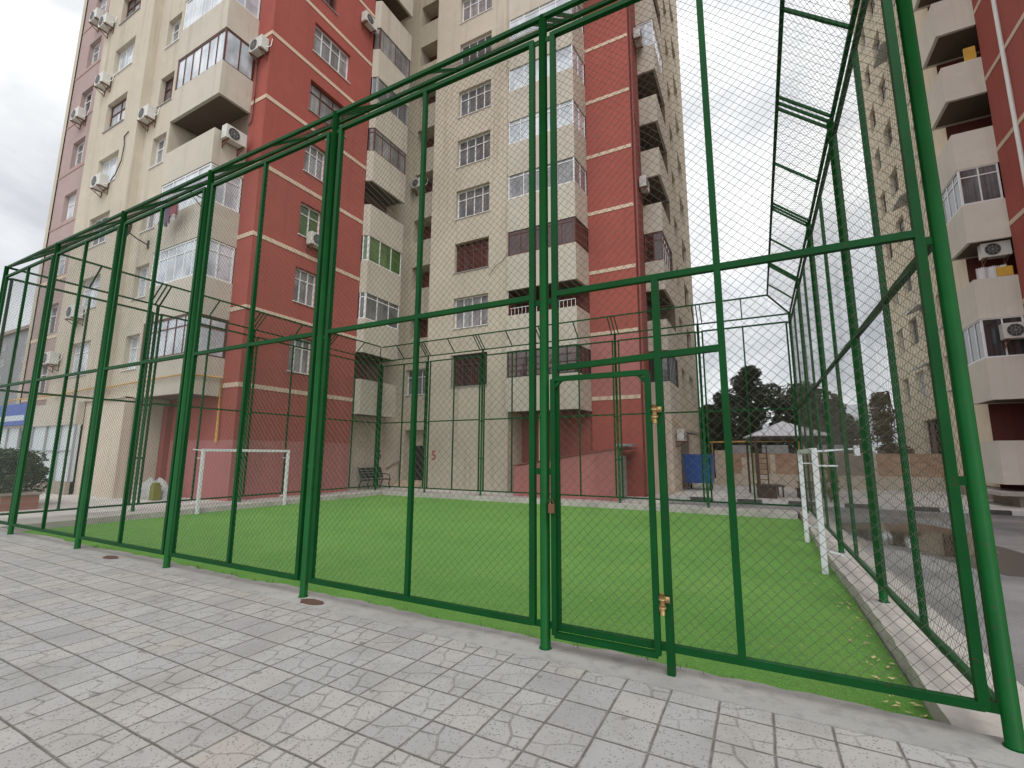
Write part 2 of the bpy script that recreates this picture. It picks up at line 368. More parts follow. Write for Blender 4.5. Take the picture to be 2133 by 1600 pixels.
m = MB(); m.box(-3.4, 40, 20.36, 60, -.3, -.05); struct('pavement', m, M['walk'])
m = MB(); m.box(-3.29, 40, 20.2, 20.36, -.28, -.02); struct('kerb', m, M['kerb'])
m = MB(); m.box(-16.4, .96, 3.9, 16.4, TZ-.1, TZ); struct('turf', m, M['turf'])
# concrete strips round the pitch, with a hand-laid uneven inner edge
def strip(name, pts_out, fn, n, z0, z1, mat):
    """strip between outer line and a ragged inner line; fn(t)->(outer,inner) points"""
    m = MB(); prev = None
    for i in range(n+1):
        a, b = fn(i/n); cur = ((*a, z1), (*b, z1-.004), (*b, z0), (*a, z0))
        if prev:
            for k in range(4): m.quad(prev[k], cur[k], cur[(k+1) % 4], prev[(k+1) % 4])
        else: m.quad(*cur)
        prev = cur
    m.quad(*prev); return struct(name, m, mat)
rj = random.Random(3)
def jit(a): return rj.uniform(-a, a)
strip('concrete_strip', None, lambda t: ((-16.6+18.2*t, 3.604), (-16.6+18.2*t, 4.0+jit(.028)+.022*math.sin(t*31)+.015*math.sin(t*83))), 130, -.4, .003, M['concrete'])
strip('curb', None, lambda t: ((1.598-.0*t, 4.03+13.1*t), (.955+.05*math.sin(t*9)*.6+jit(.012), 4.03+13.1*t)), 90, -.4, KZ, M['curb'])
strip('curb', None, lambda t: ((-16.615, 4.03+13.1*t), (-15.26+jit(.012), 4.03+13.1*t)), 90, -.4, KZ-.006, M['curb'])
strip('curb', None, lambda t: ((-15.2+16.1*t, 17.155), (-15.2+16.1*t, 16.22+jit(.02))), 110, -.4, KZ+.004, M['curb'])
# wet patch and puddle on the road
def blob(name, cx, cy, rx, ry, z, mat, seed, n=40):
    r = random.Random(seed); ph = [r.uniform(0, 6.28) for _ in range(4)]; pts = []
    for i in range(n):
        a = 2*math.pi*i/n; k = 1+.16*math.sin(2*a+ph[0])+.1*math.sin(3*a+ph[1])+.06*math.sin(7*a+ph[2])
        pts.append((cx+rx*k*math.cos(a), cy+ry*k*math.sin(a), z))
    m = MB(); m.poly(pts); return struct(name, m, mat)
blob('wet_patch', 2.95, 14.0, 1.33, 3.3, -.150, M['wet'], 5)
blob('puddle', 3.0, 13.9, 1.12, 2.7, -.145, M['puddle'], 8)
# dry leaves along the right curb
r = random.Random(9); m = MB()
for i in range(105):
    k = r.random()
    if k < .75: y = 4.05+abs(r.gauss(0, 2.2)); xx = .93-abs(r.gauss(0, .14))
    else: xx = r.uniform(-4, .9); y = r.uniform(4.1, 9)
    if y > 15: continue
    a = r.uniform(0, 6.3); l = r.uniform(.012, .04); wd = l*r.uniform(.25, .5); cs, sn = math.cos(a), math.sin(a)
    z = TZ+.012+r.uniform(0, .012)
    q = [(l,0),(0,wd),(-l,0),(0,-wd)]
    m.quad(*[(xx+cs*px-sn*py, y+sn*px+cs*py, z+r.uniform(0,.014)) for px, py in q])
stuff('leaf_litter', m, M['litter'])
# far hill
m = MB(); N = 40; r = random.Random(2)
prof = []
for i in range(N+1):
    X = -260+620*i/N; t = (X-58)/26
    prof.append((X, 22+15*math.exp(-t*t)+9*math.exp(-((X+70)/60)**2)+r.uniform(-.8,.8)))
for (xa, ha), (xb, hb) in zip(prof, prof[1:]):
    for j in range(4):
        f1, f2 = j/4, (j+1)/4
        m.quad((xa,300+60*f1,-.4+ha*f1),(xb,300+60*f1,-.4+hb*f1),(xb,300+60*f2,-.4+hb*f2),(xa,300+60*f2,-.4+ha*f2))
struct('hill', m, M['hill'], True)

# ------------------------------------------------------------------ fence
WR = .0017; PITCH = .078
def net(m, O, du, dv, W, H, pitch=PITCH, r=WR, rnd=random.Random(4)):
    """woven wires: two diagonal families, slightly slack and wavy"""
    O = Vector(O); du = Vector(du); dv = Vector(dv); nn = du.cross(dv).normalized()
    p1, p2, p3 = rnd.uniform(0, 6), rnd.uniform(0, 6), rnd.uniform(0, 6)
    def warp(u, v, fam):
        e = math.sin(math.pi*min(1, max(0, u/W)))*math.sin(math.pi*min(1, max(0, v/H)))
        o = nn*(e*.030*math.sin(2.1*u+p1)*math.sin(1.4*v+p2)+(r*.9 if fam else -r*.9))
        return O+du*(u+e*.012*math.sin(3.3*v+p3+1.7*u))+dv*(v+e*.014*math.sin(2.7*u+p1-1.3*v))+o
    for fam in (0, 1):
        c = 0 if fam == 0 else -H
        c = pitch*math.ceil(c/pitch)+pitch*.3
        end = W+H if fam == 0 else W
        while c < end:
            if fam == 0: a = (max(0, c-H), min(c, H)); b = (min(c, W), max(0, c-W))
            else: a = (max(0, c), max(0, -c)); b = (min(W, c+H), min(H, W-c))
            L = abs(a[0]-b[0]); cj = rnd.uniform(-.004, .004)
            if L > .02:
                k = max(1, min(6, round(L/.45))); prev = warp(a[0]+cj, a[1], fam)
                for i in range(1, k+1):
                    f = i/k; q = warp(a[0]+(b[0]-a[0])*f+cj, a[1]+(b[1]-a[1])*f, fam); m.tube(prev, q, r, 3, cap=False); prev = q
            c += pitch

RL = random.Random(77)
ZT, ZM, ZB, ZP = 5.84, 3.08, .19, 6.12
def pt(A, d, u, n, w_, z): return (A[0]+d[0]*u+n[0]*w_, A[1]+d[1]*u+n[1]*w_, z)
def fence(name, label, A, B, us, inward, zb, gate_bay=None, post_first=True, post_last=True, drop=0., wr=.0017):
    """chain-link fence from A to B: posts at distances us; inward = unit normal into the pitch"""
    L = math.hypot(B[0]-A[0], B[1]-A[1]); d = ((B[0]-A[0])/L, (B[1]-A[1])/L); n = inward
    root = thing(name, label, 'fence', (A[0], A[1], zb))
    P = lambda u, z, w_=0.: pt(A, d, u, n, w_, z)
    for i, u in enumerate(us):
        if (i == 0 and not post_first) or (i == len(us)-1 and not post_last): continue
        m = MB(); lx, ly = RL.uniform(-.022, .022), RL.uniform(-.02, .02); m.tube(P(u, zb-.12), P(u+lx, ZP-drop, ly), .043, 16); m.tube(P(u, zb-.01), P(u, zb+.008), .062, 14, .05); obj('post', m, M['green'], root, True)
    zt, zm, zbt = ZT-drop, ZM-drop*.5, ZB+zb
    for i, (ua, ub) in enumerate(zip(us, us[1:])):
        a, b = ua+.115, ub-.115; mid = (a+b)/2; T = .052
        m = MB()
        for u in (a, b): m.beam(P(u, zbt-.02), P(u, zt+.02), T)
        m.beam(P(a, zt), P(b, zt), T*.95); m.beam(P(a, zbt), P(b, zbt), T*.95)
        if gate_bay == i:
            pass
        else:
            m.beam(P(a, zm), P(b, zm), T*.95)
            m.beam(P(mid, zbt), P(mid, zt), T*.9)
        for z in (zbt, 1.46, zm-.06, zt-.02):                       # plates from frame to posts
            for u0_, u1_ in ((ua, a), (b, ub)):
                m.beam(P(u0_, z), P(u1_, z), .012, .055)
        fr = obj('panel_frame', m, M['green_dark'], root)
        m = MB()
        if gate_bay != i:
            net(m, P(a, zbt, .012), (d[0], d[1], 0), (0,0,1), b-a, zt-zbt, r=wr)
            obj('netting', m, M['wire'], fr)
        else:
            gate(root, fr, P, d, a, b, zbt, zm, zt)
    # slanted overhang
    OI, OZ = .60, 6.62-drop
    return root, P, d, n, (OI, OZ)

def gate(root, fr, P, d, a, b, zbt, zm, zt):
    """door bay: gate post, lintel rails, the door leaf itself"""
    gp = a+.90; cu = a+1.38; lz = 2.40
    m = MB()
    m.beam(P(gp, -.1), P(gp, zm), .055)                              # square gate post
    m.beam(P(cu, zbt), P(cu, zt), .05)                               # long upright right of it
    m.beam(P(a, zm), P(b, zm), .05)
    m.beam(P(a+.03, lz-.02), P(cu, lz+.03), .05)
    m.beam(P(gp, zbt), P(cu, zbt), .04)
    obj('gate_surround', m, M['green_dark'], root)
    n3 = (d[0], d[1], 0)
    m = MB()
    net(m, P(a, zm, .012), n3, (0,0,1), b-a, zt-zm)
    net(m, P(a, lz, .012), n3, (0,0,1), gp-a, zm-lz)
    net(m, P(gp, zbt, .012), n3, (0,0,1), b-gp, zm-zbt)
    obj('netting', m, M['wire'], fr)
    # leaf
    l0, l1, z0, z1 = a-.012, a+.815, .135, 2.275
    g = MB(); T = .045; w_ = -.035
    for u in (l0, l1): g.beam(P(u, z0, w_), P(u, z1, w_), T)
    g.beam(P(l0, z0, w_), P(l1, z0, w_), T*.96); g.beam(P(l0, z1, w_), P(l1, z1, w_), T*.96)
    for u, s in ((l0, 1), (l1, -1)):                                 # corner gussets
        g.beam(P(u, z1-.09, w_), P(u+s*.09, z1, w_), .03)
    lf = obj('gate_leaf', g, M['green_dark'], root)
    m = MB(); net(m, P(l0, z0, w_+.03), n3, (0,0,1), l1-l0, z1-z0); obj('netting', m, M['wire'], lf)
    for z in (1.93, .50):
        m = MB(); uc = (l1+gp)/2+.005
        m.tube(P(uc, z-.075, w_-.01), P(uc, z+.075, w_-.01), .018, 12)
        m.tube(P(uc, z+.03, w_-.01), P(uc, z+.055, w_-.01), .028, 12)
        m.tube(P(uc, z-.03, w_-.01), P(uc, z-.006, w_-.01), .027, 12)
        for s in (-1, 1): m.beam(P(uc, z+s*.035, w_-.012), P(uc+s*.055, z+s*.035, w_-.012), .012, .045)
        obj('hinge', m, M['brass'], lf, True)
    m = MB(); up = l0-.005; zc = 1.19
    m.beam(P(up, zc, w_-.045), P(up, zc-.075, w_-.045), .052, .028)
    for k in range(8):
        t1, t2 = math.pi*k/8, math.pi*(k+1)/8
        m.tube(P(up-.018*math.cos(t1), zc+.035*math.sin(t1), w_-.045), P(up-.018*math.cos(t2), zc+.035*math.sin(t2), w_-.045), .005, 6)
    obj('padlock', m, M['rust'], lf, False, .004)
    m = MB(); m.beam(P(l0-.06, zc+.03, w_-.028), P(l0+.02, zc+.03, w_-.028), .008, .03); obj('hasp', m, M['green_dark'], lf)

def overhang(root, P, us, mids, io, u0_, u1_, ui0, ui1, ends=()):
    OI, OZ = io; zo = OZ-.52
    m = MB(); T = .040
    m.beam(P(u0_, zo), P(u1_, zo), T*1.1); m.beam(P(ui0, OZ, OI), P(ui1, OZ, OI), T*1.1)
    for u in us:
        for du in (-.125, 0, .125): m.beam(P(u+du, zo, .01), P(u+du, OZ-.002, OI-.01), T*.8)
    for u in mids: m.beam(P(u, zo, .01), P(u, OZ-.002, OI-.01), T*.85)
    for (ua, ub) in ends:
        m.beam(P(ua, zo, .0), P(ub, OZ, OI), T)
    o = obj('overhang_frame', m, M['green_dark'], root)
    m = MB(); d = Vector(P(1, 0))-Vector(P(0, 0)); v = Vector(P(0, OZ, OI))-Vector(P(0, zo, 0))
    a = max(u0_, ui0); b = min(u1_, ui1)
    net(m, P(a, zo+.01, .0), d, v.normalized(), b-a, v.length)
    obj('netting', m, M['wire'], o)

xs = [-16.05, -13.20, -10.30, -7.53, -4.68, -1.69, 1.16]
A, B = (xs[0], 3.74), (xs[-1], 3.84)
LN = math.hypot(B[0]-A[0], B[1]-A[1])
us = [(x-xs[0])*LN/(xs[-1]-xs[0]) for x in xs]
root, P, d, n, io = fence('sports_fence', 'near green chain-link fence with the padlocked gate, along the tiled pavement', A, B, us, (0,1), 0, gate_bay=5)
mids = [(p+q)/2 for p, q in zip(us, us[1:])]
overhang(root, P, us[1:-1], mids, io, 0, us[-1], .6, us[-1]-.6, ((0, .6), (us[-1], us[-1]-.6)))
ysr = [3.84, 7.02, 10.15, 13.4, 16.65]
us = [y-3.84 for y in ysr]; mids = [(p+q)/2 for p, q in zip(us, us[1:])]
root, P, d, n, io = fence('sports_fence', 'right green chain-link fence on the concrete curb beside the road', (RX, 3.84), (RX, 16.65), us, (-1,0), KZ, post_first=False, wr=.0012)
overhang(root, P, us[1:-1], mids, io, 0, us[-1], .6, us[-1]-.6, ((us[-1], us[-1]-.6),))
root, P, d, n, io = fence('sports_fence', 'left green chain-link fence on the curb behind the left goal', (LX-.05, 3.74), (LX-.05, 16.65), [y-3.74 for y in (3.74,)+tuple(ysr[1:])], (1,0), KZ, post_first=False)
overhang(root, P, us[1:-1], mids, io, 0, us[-1], .6, us[-1]-.6, ((us[-1], us[-1]-.6),))
xf = [-16.05, -13.15, -10.25, -7.35, -4.45, -1.55, 1.17]
us = [x-xf[0] for x in xf]; mids = [(p+q)/2 for p, q in zip(us, us[1:])]
root, P, d, n, io = fence('sports_fence', 'far green chain-link fence in front of the beige block and the far kerb', (xf[0], FY), (xf[-1], FY), us, (0,-1), KZ, post_first=False, post_last=False)
overhang(root, P, us[1:-1], mids, io, 0, us[-1], .6, us[-1]-.6)

# ------------------------------------------------------------------ goals
def goal(label, x, y0, y1, s):
    """two posts, crossbar and short side arms towards the fence (direction s along X)"""
    t = thing('football_goal', label, 'goal', (x, (y0+y1)/2, TZ), 0, 'football goals')
    zt = 1.66; r_ = .042
    for y in (y0, y1):
        m = MB(); m.beam((x, y, TZ), (x, y, zt), .085); obj('goal_post', m, M['goal'], t, False, .008)
    m = MB(); m.beam((x, y0-.045, zt+.04), (x, y1+.045, zt+.04), .082); obj('crossbar', m, M['goal'], t, False, .008)
    for y in (y0, y1):
        m = MB(); m.beam((x+s*.04, y, zt+.03), (x+s*.56, y, zt+.07), .028); m.beam((x+s*.04, y, zt-.20), (x+s*.30, y, zt-.20), .024)
        m.beam((x+s*.04, y, TZ+.36), (x+s*.30, y, TZ+.30), .03)
        if s > 0: m.box(x+s*.53, x+s*.6, y-.05, y+.05, zt-.04, zt+.12)
        obj('side_arm', m, M['goal'], t)
    return t
goal('white goal at the right end of the pitch, close to the roadside fence', .80, 9.0, 12.05, 1)
goal('white goal at the left end of the pitch, before the pink wall', -15.1, 8.27, 11.2, -1)

# ------------------------------------------------------------------ building kit
F = 2.97
def LV(k): return 4.13+F*k
class Face:
    def __init__(s, O, d, n): s.O = O; s.d = d; s.n = n
    def p(s, u, z, w_=0.): return (s.O[0]+s.d[0]*u+s.n[0]*w_, s.O[1]+s.d[1]*u+s.n[1]*w_, z)
    def box(s, m, u0, u1, z0, z1, w0, w1):
        m.hexa([s.p(u0,z0,w0), s.p(u1,z0,w0), s.p(u1,z0,w1), s.p(u0,z0,w1), s.p(u0,z1,w0), s.p(u1,z1,w0), s.p(u1,z1,w1), s.p(u0,z1,w1)])
def front(y): return Face((0, y), (1, 0), (0, -1))
def right(x): return Face((x, 0), (0, 1), (1, 0))
def left(x): return Face((x, 0), (0, 1), (-1, 0))
def wall(m, f, u0, u1, z0, z1, holes=(), dep=.22):
    us_ = sorted({u0, u1, *[h[0] for h in holes], *[h[1] for h in holes]}); zs = sorted({z0, z1, *[h[2] for h in holes], *[h[3] for h in holes]})
    us_ = [u for u in us_ if u0 <= u <= u1]; zs = [z for z in zs if z0 <= z <= z1]
    for a, b in zip(us_, us_[1:]):
        run = None
        for c, e_ in zip(zs, zs[1:]):
            um, zm_ = (a+b)/2, (c+e_)/2
            inside = any(h[0] < um < h[1] and h[2] < zm_ < h[3] for h in holes)
            if not inside: m.quad(f.p(a,c), f.p(b,c), f.p(b,e_), f.p(a,e_))
    for h in holes:
        a, b, c, e_ = h[:4]; D = -(h[4] if len(h) > 4 else dep)
        m.quad(f.p(a,c), f.p(a,e_), f.p(a,e_,D), f.p(a,c,D)); m.quad(f.p(b,c), f.p(b,e_), f.p(b,e_,D), f.p(b,c,D))
        m.quad(f.p(a,e_), f.p(b,e_), f.p(b,e_,D), f.p(a,e_,D)); m.quad(f.p(a,c), f.p(b,c), f.p(b,c,D), f.p(a,c,D))

FR = {'w': 'white_frame', 'b': 'brown_frame', 'g': 'grey_frame', 'k': 'black_iron'}
def window(bld, f, u0, u1, z0, z1, fr='w', gl='g_net', cols=3, tr=.68, dep=.2, grille=False, sill=True):
    m = MB(); t = .05; w0, w1 = -dep-.05, -dep+.015
    f.box(m, u0, u0+t, z0, z1, w0, w1); f.box(m, u1-t, u1, z0, z1, w0, w1)
    f.box(m, u0+t, u1-t, z0, z0+t, w0, w1); f.box(m, u0+t, u1-t, z1-t, z1, w0, w1)
    zt = z0+(z1-z0)*tr if tr else z1-t
    for i in range(1, cols):
        u = u0+(u1-u0)*i/cols
        f.box(m, u-t*.45, u+t*.45, z0+t, z1-t, w0+.004, w1-.004)
    if tr:
        for i in range(cols):
            a = u0+(u1-u0)*i/cols+t*.5; b = u0+(u1-u0)*(i+1)/cols-t*.5
            f.box(m, a, b, zt-t*.4, zt+t*.4, w0+.008, w1-.008)
    o = obj('window', m, M[FR[fr]], bld)
    m = MB(); f.box(m, u0+.02, u1-.02, z0+.02, z1-.02, w0-.03, w0+.02); obj('pane', m, M[gl], o)
    if sill:
        m = MB(); f.box(m, u0-.05, u1+.05, z0-.035, z0-.003, -dep+.02, .05); obj('sill', m, M['white_frame'] if fr == 'w' else M['grey_frame'], o)
    if grille:
        m = MB(); nn_ = max(4, int((u1-u0)/.14))
        for i in range(nn_+1):
            u = u0+(u1-u0)*i/nn_; f.box(m, u-.008, u+.008, z0, z1, .02, .036)
        for z in (z0+.04, (z0+z1)/2, z1-.04): f.box(m, u0, u1, z-.01, z+.01, .037, .05)
        obj('grille', m, M['black_iron'], o)
    return o

def offset(path, t, side):
    """mitred offset of an open 2-D polyline to its left (side=1) or right (-1)"""
    out = []
    for i, p in enumerate(path):
        ns = []
        for j in (i-1, i):
            if 0 <= j < len(path)-1:
                a, b = path[j], path[j+1]; L = math.hypot(b[0]-a[0], b[1]-a[1]); ns.append((-(b[1]-a[1])/L*side, (b[0]-a[0])/L*side))
        if len(ns) == 1: nx, ny = ns[0]
        else:
            nx, ny = ns[0][0]+ns[1][0], ns[0][1]+ns[1][1]; k = 2/(nx*nx+ny*ny) if nx*nx+ny*ny > 1e-6 else 1; nx *= k; ny *= k
        out.append((p[0]+nx*t, p[1]+ny*t))
    return out
def ribbon(m, path, t, side, z0, z1):
    q = offset(path, t, side)
    for i in range(len(path)-1):
        a, b, c, e_ = path[i], path[i+1], q[i+1], q[i]
        m.quad((*a,z0),(*b,z0),(*b,z1),(*a,z1)); m.quad((*e_,z0),(*c,z0),(*c,z1),(*e_,z1))
        m.quad((*a,z1),(*b,z1),(*c,z1),(*e_,z1)); m.quad((*a,z0),(*b,z0),(*c,z0),(*e_,z0))
    for i in (0, -1): m.quad((*path[i],z0),(*q[i],z0),(*q[i],z1),(*path[i],z1))
    return q
def balcony(bld, path, side, back, k, style, lo=.34, hi=.88, below=.12, mat='parapet', skip_last=0):
    """one storey of a balcony stack: parapet + floor slab; style None = open, else (frame, glass, step, transom)"""
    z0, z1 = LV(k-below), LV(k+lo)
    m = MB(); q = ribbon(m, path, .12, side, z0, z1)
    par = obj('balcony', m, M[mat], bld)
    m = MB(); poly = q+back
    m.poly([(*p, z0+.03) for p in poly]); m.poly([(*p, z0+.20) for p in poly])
    obj('floor_slab', m, M['soffit'], par)
    if style is None: return par
    fr, gl, step, tr = style; zt = LV(k+hi)-.02; zb_ = z1+.003
    m = MB(); g = MB(); t = .055; segs = list(zip(path, path[1:]))
    if skip_last: segs = segs[:-skip_last]
    for a, b in segs:
        L = math.hypot(b[0]-a[0], b[1]-a[1])
        if L < .35: continue
        dd = ((b[0]-a[0])/L, (b[1]-a[1])/L); f = Face(a, dd, (dd[1]*side, -dd[0]*side)); w0, w1 = -.085, -.025
        f.box(m, .03, .03+t, zb_, zt, w0, w1); f.box(m, L-.03-t, L-.03, zb_, zt, w0, w1)
        f.box(m, .03+t, L-.03-t, zb_, zb_+t, w0, w1); f.box(m, .03+t, L-.03-t, zt-t, zt, w0, w1)
        nn_ = max(1, round(L/step))
        for i in range(1, nn_):
            u = L*i/nn_; f.box(m, u-t*.4, u+t*.4, zb_+t, zt-t, w0+.004, w1-.004)
        if tr:
            z = zb_+(zt-zb_)*tr
            for i in range(nn_): f.box(m, max(L*i/nn_+t*.45, .03+t), min(L*(i+1)/nn_-t*.45, L-.03-t), z-t*.4, z+t*.4, w0+.008, w1-.008)
        for i in range(nn_):
            f.box(g, max(.05, L*i/nn_+.004), min(L-.05, L*(i+1)/nn_-.004), zb_+.02, zt-.02, w0+.012, w0+.03)
    if m.v:
        o = obj('glazing_frame', m, M[FR[fr]], par); obj('pane', g, M[gl], par)
    return par

def bands(bld, specs, ks, mat='band', h=.17):
    for k in ks:
        m = MB()
        for f, u0_, u1_ in specs: f.box(m, u0_, u1_, LV(k)-h/2, LV(k)+h/2, -.05, .022)
        obj('band', m, M[mat], bld)

ZTOP = LV(13)
# ------------------------------------------------------------------ main block
bld = thing('apartment_building', 'tall beige and red apartment block with balconies standing behind the pitch', 'building', (-12, 22, 0))
fp, fk, fc = front(8.55), front(8.75), front(8.9)
ft, rt = front(10.15), right(-16.75)
fst, fce, fsr = front(20.2), front(18.7), front(20.0)
# left wing
hp = [(-26.75, -24.8, LV(k+.25), LV(k+.75)) for k in range(0, 11)]
m = MB(); wall(m, fp, -28.4, -23.4, 3.75, ZTOP, hp); wall(m, right(-23.4), 8.55, 8.9, 3.75, ZTOP)
obj('wall', m, M['beige'], bld)
hr = [(-22.6, -21.5, LV(k+.26), LV(k+.74)) for k in range(0, 11)]
m = MB(); wall(m, fc, -23.4, -21.3, 3.75, ZTOP, hr); wall(m, right(-21.3), 8.9, 10.15, -.3, ZTOP)
obj('wall', m, M['beige'], bld)
m = MB(); wall(m, front(8.62), -24.55, -21.302, -.3, 3.75); wall(m, right(-21.302), 8.62, 8.898, -.3, 3.75)
obj('wall', m, M['beige_low'], bld)
m = MB(); front(8.62).box(m, -28.4, -21.302, 3.69, 3.749, -.3, .1); obj('ledge', m, M['beige'], bld)
hk = [(-30.85, -29.45, LV(k+.07), LV(k+.57)) for k in range(0, 12)]
m = MB(); wall(m, fk, -32.1, -28.402, 3.6, ZTOP, hk); wall(m, right(-28.402), 8.55, 8.75, 3.6, ZTOP); obj('wall', m, M['mauve'], bld)
m = MB(); wall(m, front(8.7), -32.5, -32.1, -.3, ZTOP); wall(m, left(-32.5), 8.7, 34, -.3, ZTOP); obj('wall', m, M['beige'], bld)
bands(bld, [(fk, -32.08, -28.42)], range(0, 3)); bands(bld, [(fk, -32.08, -28.42)], range(3, 11), 'mauve_band', .10)
rg = random.Random(21)
for k, h in enumerate(hp): window(bld, fp, *h[:4], rg.choice('wwwb'), rg.choice(['g_sky','g_net','g_dark','g_sky','g_mid']), rg.choice((2,3,3)), rg.choice((.66,.72,None)))
for k, h in enumerate(hr): window(bld, fc, *h[:4], 'b' if k == 4 else 'w', rg.choice(['g_net','g_sky','g_mid']), 2, .66)
for k, h in enumerate(hk): window(bld, fk, *h[:4], 'w', rg.choice(['g_mid','g_net','g_dark','g_sky']), 2, .66, sill=False)
# ground-floor shop front
sf = front(8.35)
m = MB(); sf.box(m, -33, -24.55, 2.75, 3.69, -.25, 0); obj('shop_fascia', m, M['parapet'], bld)
m = MB(); front(8.45).box(m, -33, -24.55, .45, 2.75, -.1, 0); sh = obj('shop_front', m, M['shop_white'], bld)
m = MB()
for x in (-31.9, -30.4, -28.9, -27.4, -26.0, -24.6): sf.box(m, x-.03, x+.03, .45, 2.749, -.09, -.03)
for x0_, x1_ in ((-31.87,-30.43),(-30.37,-28.93),(-28.87,-27.43),(-27.37,-26.03),(-25.97,-24.63)): sf.box(m, x0_, x1_, 1.66, 1.71, -.09, -.04)
obj('mullion', m, M['grey_frame'], sh)
m = MB(); sf.box(m, -30.3, -28.95, 1.8, 2.6, -.093, -.085); obj('pane', m, M['g_mid'], sh)
m = MB(); sf.box(m, -33, -24.55, -.3, .449, -.12, .02); obj('plinth', m, M['slab'], bld)
m = MB(); sf.box(m, -33, -29.0, 2.85, 3.85, .003, .13); sg = obj('shop_sign', m, M['sign_blue'], bld)
m = MB(); sf.box(m, -32.8, -29.5, 3.05, 3.3, .131, .14); obj('sign_strip', m, M['sign_white'], sg)
# tower front recess and red tower
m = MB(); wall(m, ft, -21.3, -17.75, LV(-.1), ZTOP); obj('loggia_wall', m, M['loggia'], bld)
m = MB(); wall(m, ft, -17.75, -16.75, 2.1, ZTOP); wall(m, ft, -21.3, -17.75, 2.1, LV(-.1))
hw = []
for k in range(0, 9): hw.append((12.1, 14.2 if k in (4, 5, 7) else 13.22, LV(k+.28), LV(k+.79)))
wall(m, rt, 10.15, 15.6, 2.1, ZTOP, hw); wall(m, Face((0, 15.6), (1,0), (0,1)), -17.6, -16.75, -.3, ZTOP)
obj('wall', m, M['red'], bld)
m = MB(); wall(m, ft, -21.3, -16.75, -.3, 2.1); wall(m, rt, 10.15, 15.6, -.3, 2.1); obj('wall', m, M['pink'], bld)
m = MB(); ft.box(m, -21.28, -20.95, -.3, 3.5, .0, .22); obj('pillar', m, M['red_dark'], bld)
bands(bld, [(ft, -17.74, -16.772), (rt, 10.13, 15.59)], range(0, 9))
WS = [('w','g_net',3),('w','g_net',3),('w','g_green',2),('w','g_net',3),('b','g_net',3),('w','g_net',4),('b','g_brown',3),('w','g_net',4),('w','g_net',3)]
for h, s in zip(hw, WS): window(bld, rt, *h[:4], s[0], s[1], s[2], .7, .18)
# balcony stack on the front corner
p1 = [(-21.299, 8.88), (-17.75, 8.88), (-17.75, 10.149)]; b1 = [(-21.299, 10.14)]
ST1 = [('b','g_sky',.62,.72), ('w','g_sky',.6,.72), ('w','g_sky',.8,.74), None, ('b','g_sky',.55,None), ('w','g_sky',.7,None), ('b','g_net',.7,None), ('w','g_sky',.7,.7), None, ('w','g_sky',.8,.7), ('b','g_mid',.7,.7)]
for k, s in enumerate(ST1): balcony(bld, p1, 1, [(-17.77, 10.14), (-21.18, 10.14)], k, s, .35, .86, .14)
# second stack at the inner end of the red wall
p2 = [(-16.745, 15.62), (-16.42, 15.76), (-16.42, 18.2), (-17.59, 18.2)]
ST2 = [None, ('w','g_mid',.85,.74), ('w','g_green',.8,None), None, ('b','g_net',.6,.72), ('g','g_mid',.8,None), ('b','g_net',1.2,None), None, ('w','g_mid',.8,.7), None]
for k, s in enumerate(ST2): balcony(bld, p2, 1, [(-17.59, 18.1), (-17.59, 15.65)], k, s, .34, .85, .22, skip_last=1)
m = MB(); wall(m, right(-17.6), 15.6, 18.08, LV(-.2), ZTOP); obj('loggia_wall', m, M['loggia'], bld)
m = MB(); wall(m, right(-17.6), 18.08, 20.2, LV(-.2), ZTOP); obj('wall', m, M['beige'], bld)
m = MB(); wall(m, right(-17.598), 15.6, 20.2, -.3, LV(-.2)); obj('wall', m, M['beige_low'], bld)
for k, (y0_, y1_) in ((0, (16.2, 17.2)), (3, (16.1, 17.0)), (7, (16.1, 17.2))):
    m = MB(); right(-17.6).box(m, y0_, y1_, LV(k-.1), LV(k+.68), .004, .03); obj('balcony_door', m, M['brown_frame'], bld)
# stair bay
hs = [(-17.42, -15.2, LV(k+.36), LV(k+.83), .9) for k in range(0, 10)]+[(-17.5, -15.5, -.08, 2.95, .55), (-17.55, -16.0, LV(.27), LV(.27)+1.45, .2)]
hs = [h for h in hs if not (h[2] < LV(.9) and h[2] > LV(.3))]
m = MB(); wall(m, fst, -17.598, -14.9, -.3, ZTOP, hs); wall(m, Face((-14.9, 0), (0,1), (-1,0)), 18.7, 20.2, -.3, ZTOP); obj('wall', m, M['beige'], bld)
for h in hs[:-2]:
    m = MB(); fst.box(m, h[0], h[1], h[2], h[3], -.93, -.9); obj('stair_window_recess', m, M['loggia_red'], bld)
window(bld, fst, -17.55, -16.0, LV(.27), LV(.27)+1.45, 'w', 'g_mid', 3, .7)
m = MB(); wall(m, front(20.75), -17.5, -15.5, -.1, 2.95); obj('entrance_wall', m, M['beige_low'], bld)
m = MB(); front(20.75).box(m, -17.15, -16.0, .2, 2.1, .0, .05); dr = obj('entrance_door', m, M['door'], bld)
m = MB(); front(20.75).box(m, -16.2, -16.16, 1.0, 1.25, .051, .09); obj('door_handle', m, M['steel'], dr)
m = MB(); front(20.75).box(m, -17.25, -17.15, .2, 2.16, .0, .07); obj('door_jamb', m, M['white_frame'], dr)
for i in range(3):
    m = MB(); m.box(-17.45, -15.6, 19.2+.3*i, 20.74, -.1+.1*i, .0+.1*i); obj('step', m, M['band'], bld)
m = MB(); m.beam((-17.54, 18.9, .85), (-17.54, 19.9, 1.25), .04); m.beam((-17.54, 19.9, 1.25), (-17.54, 19.9, .3), .03); obj('handrail', m, M['steel'], bld)
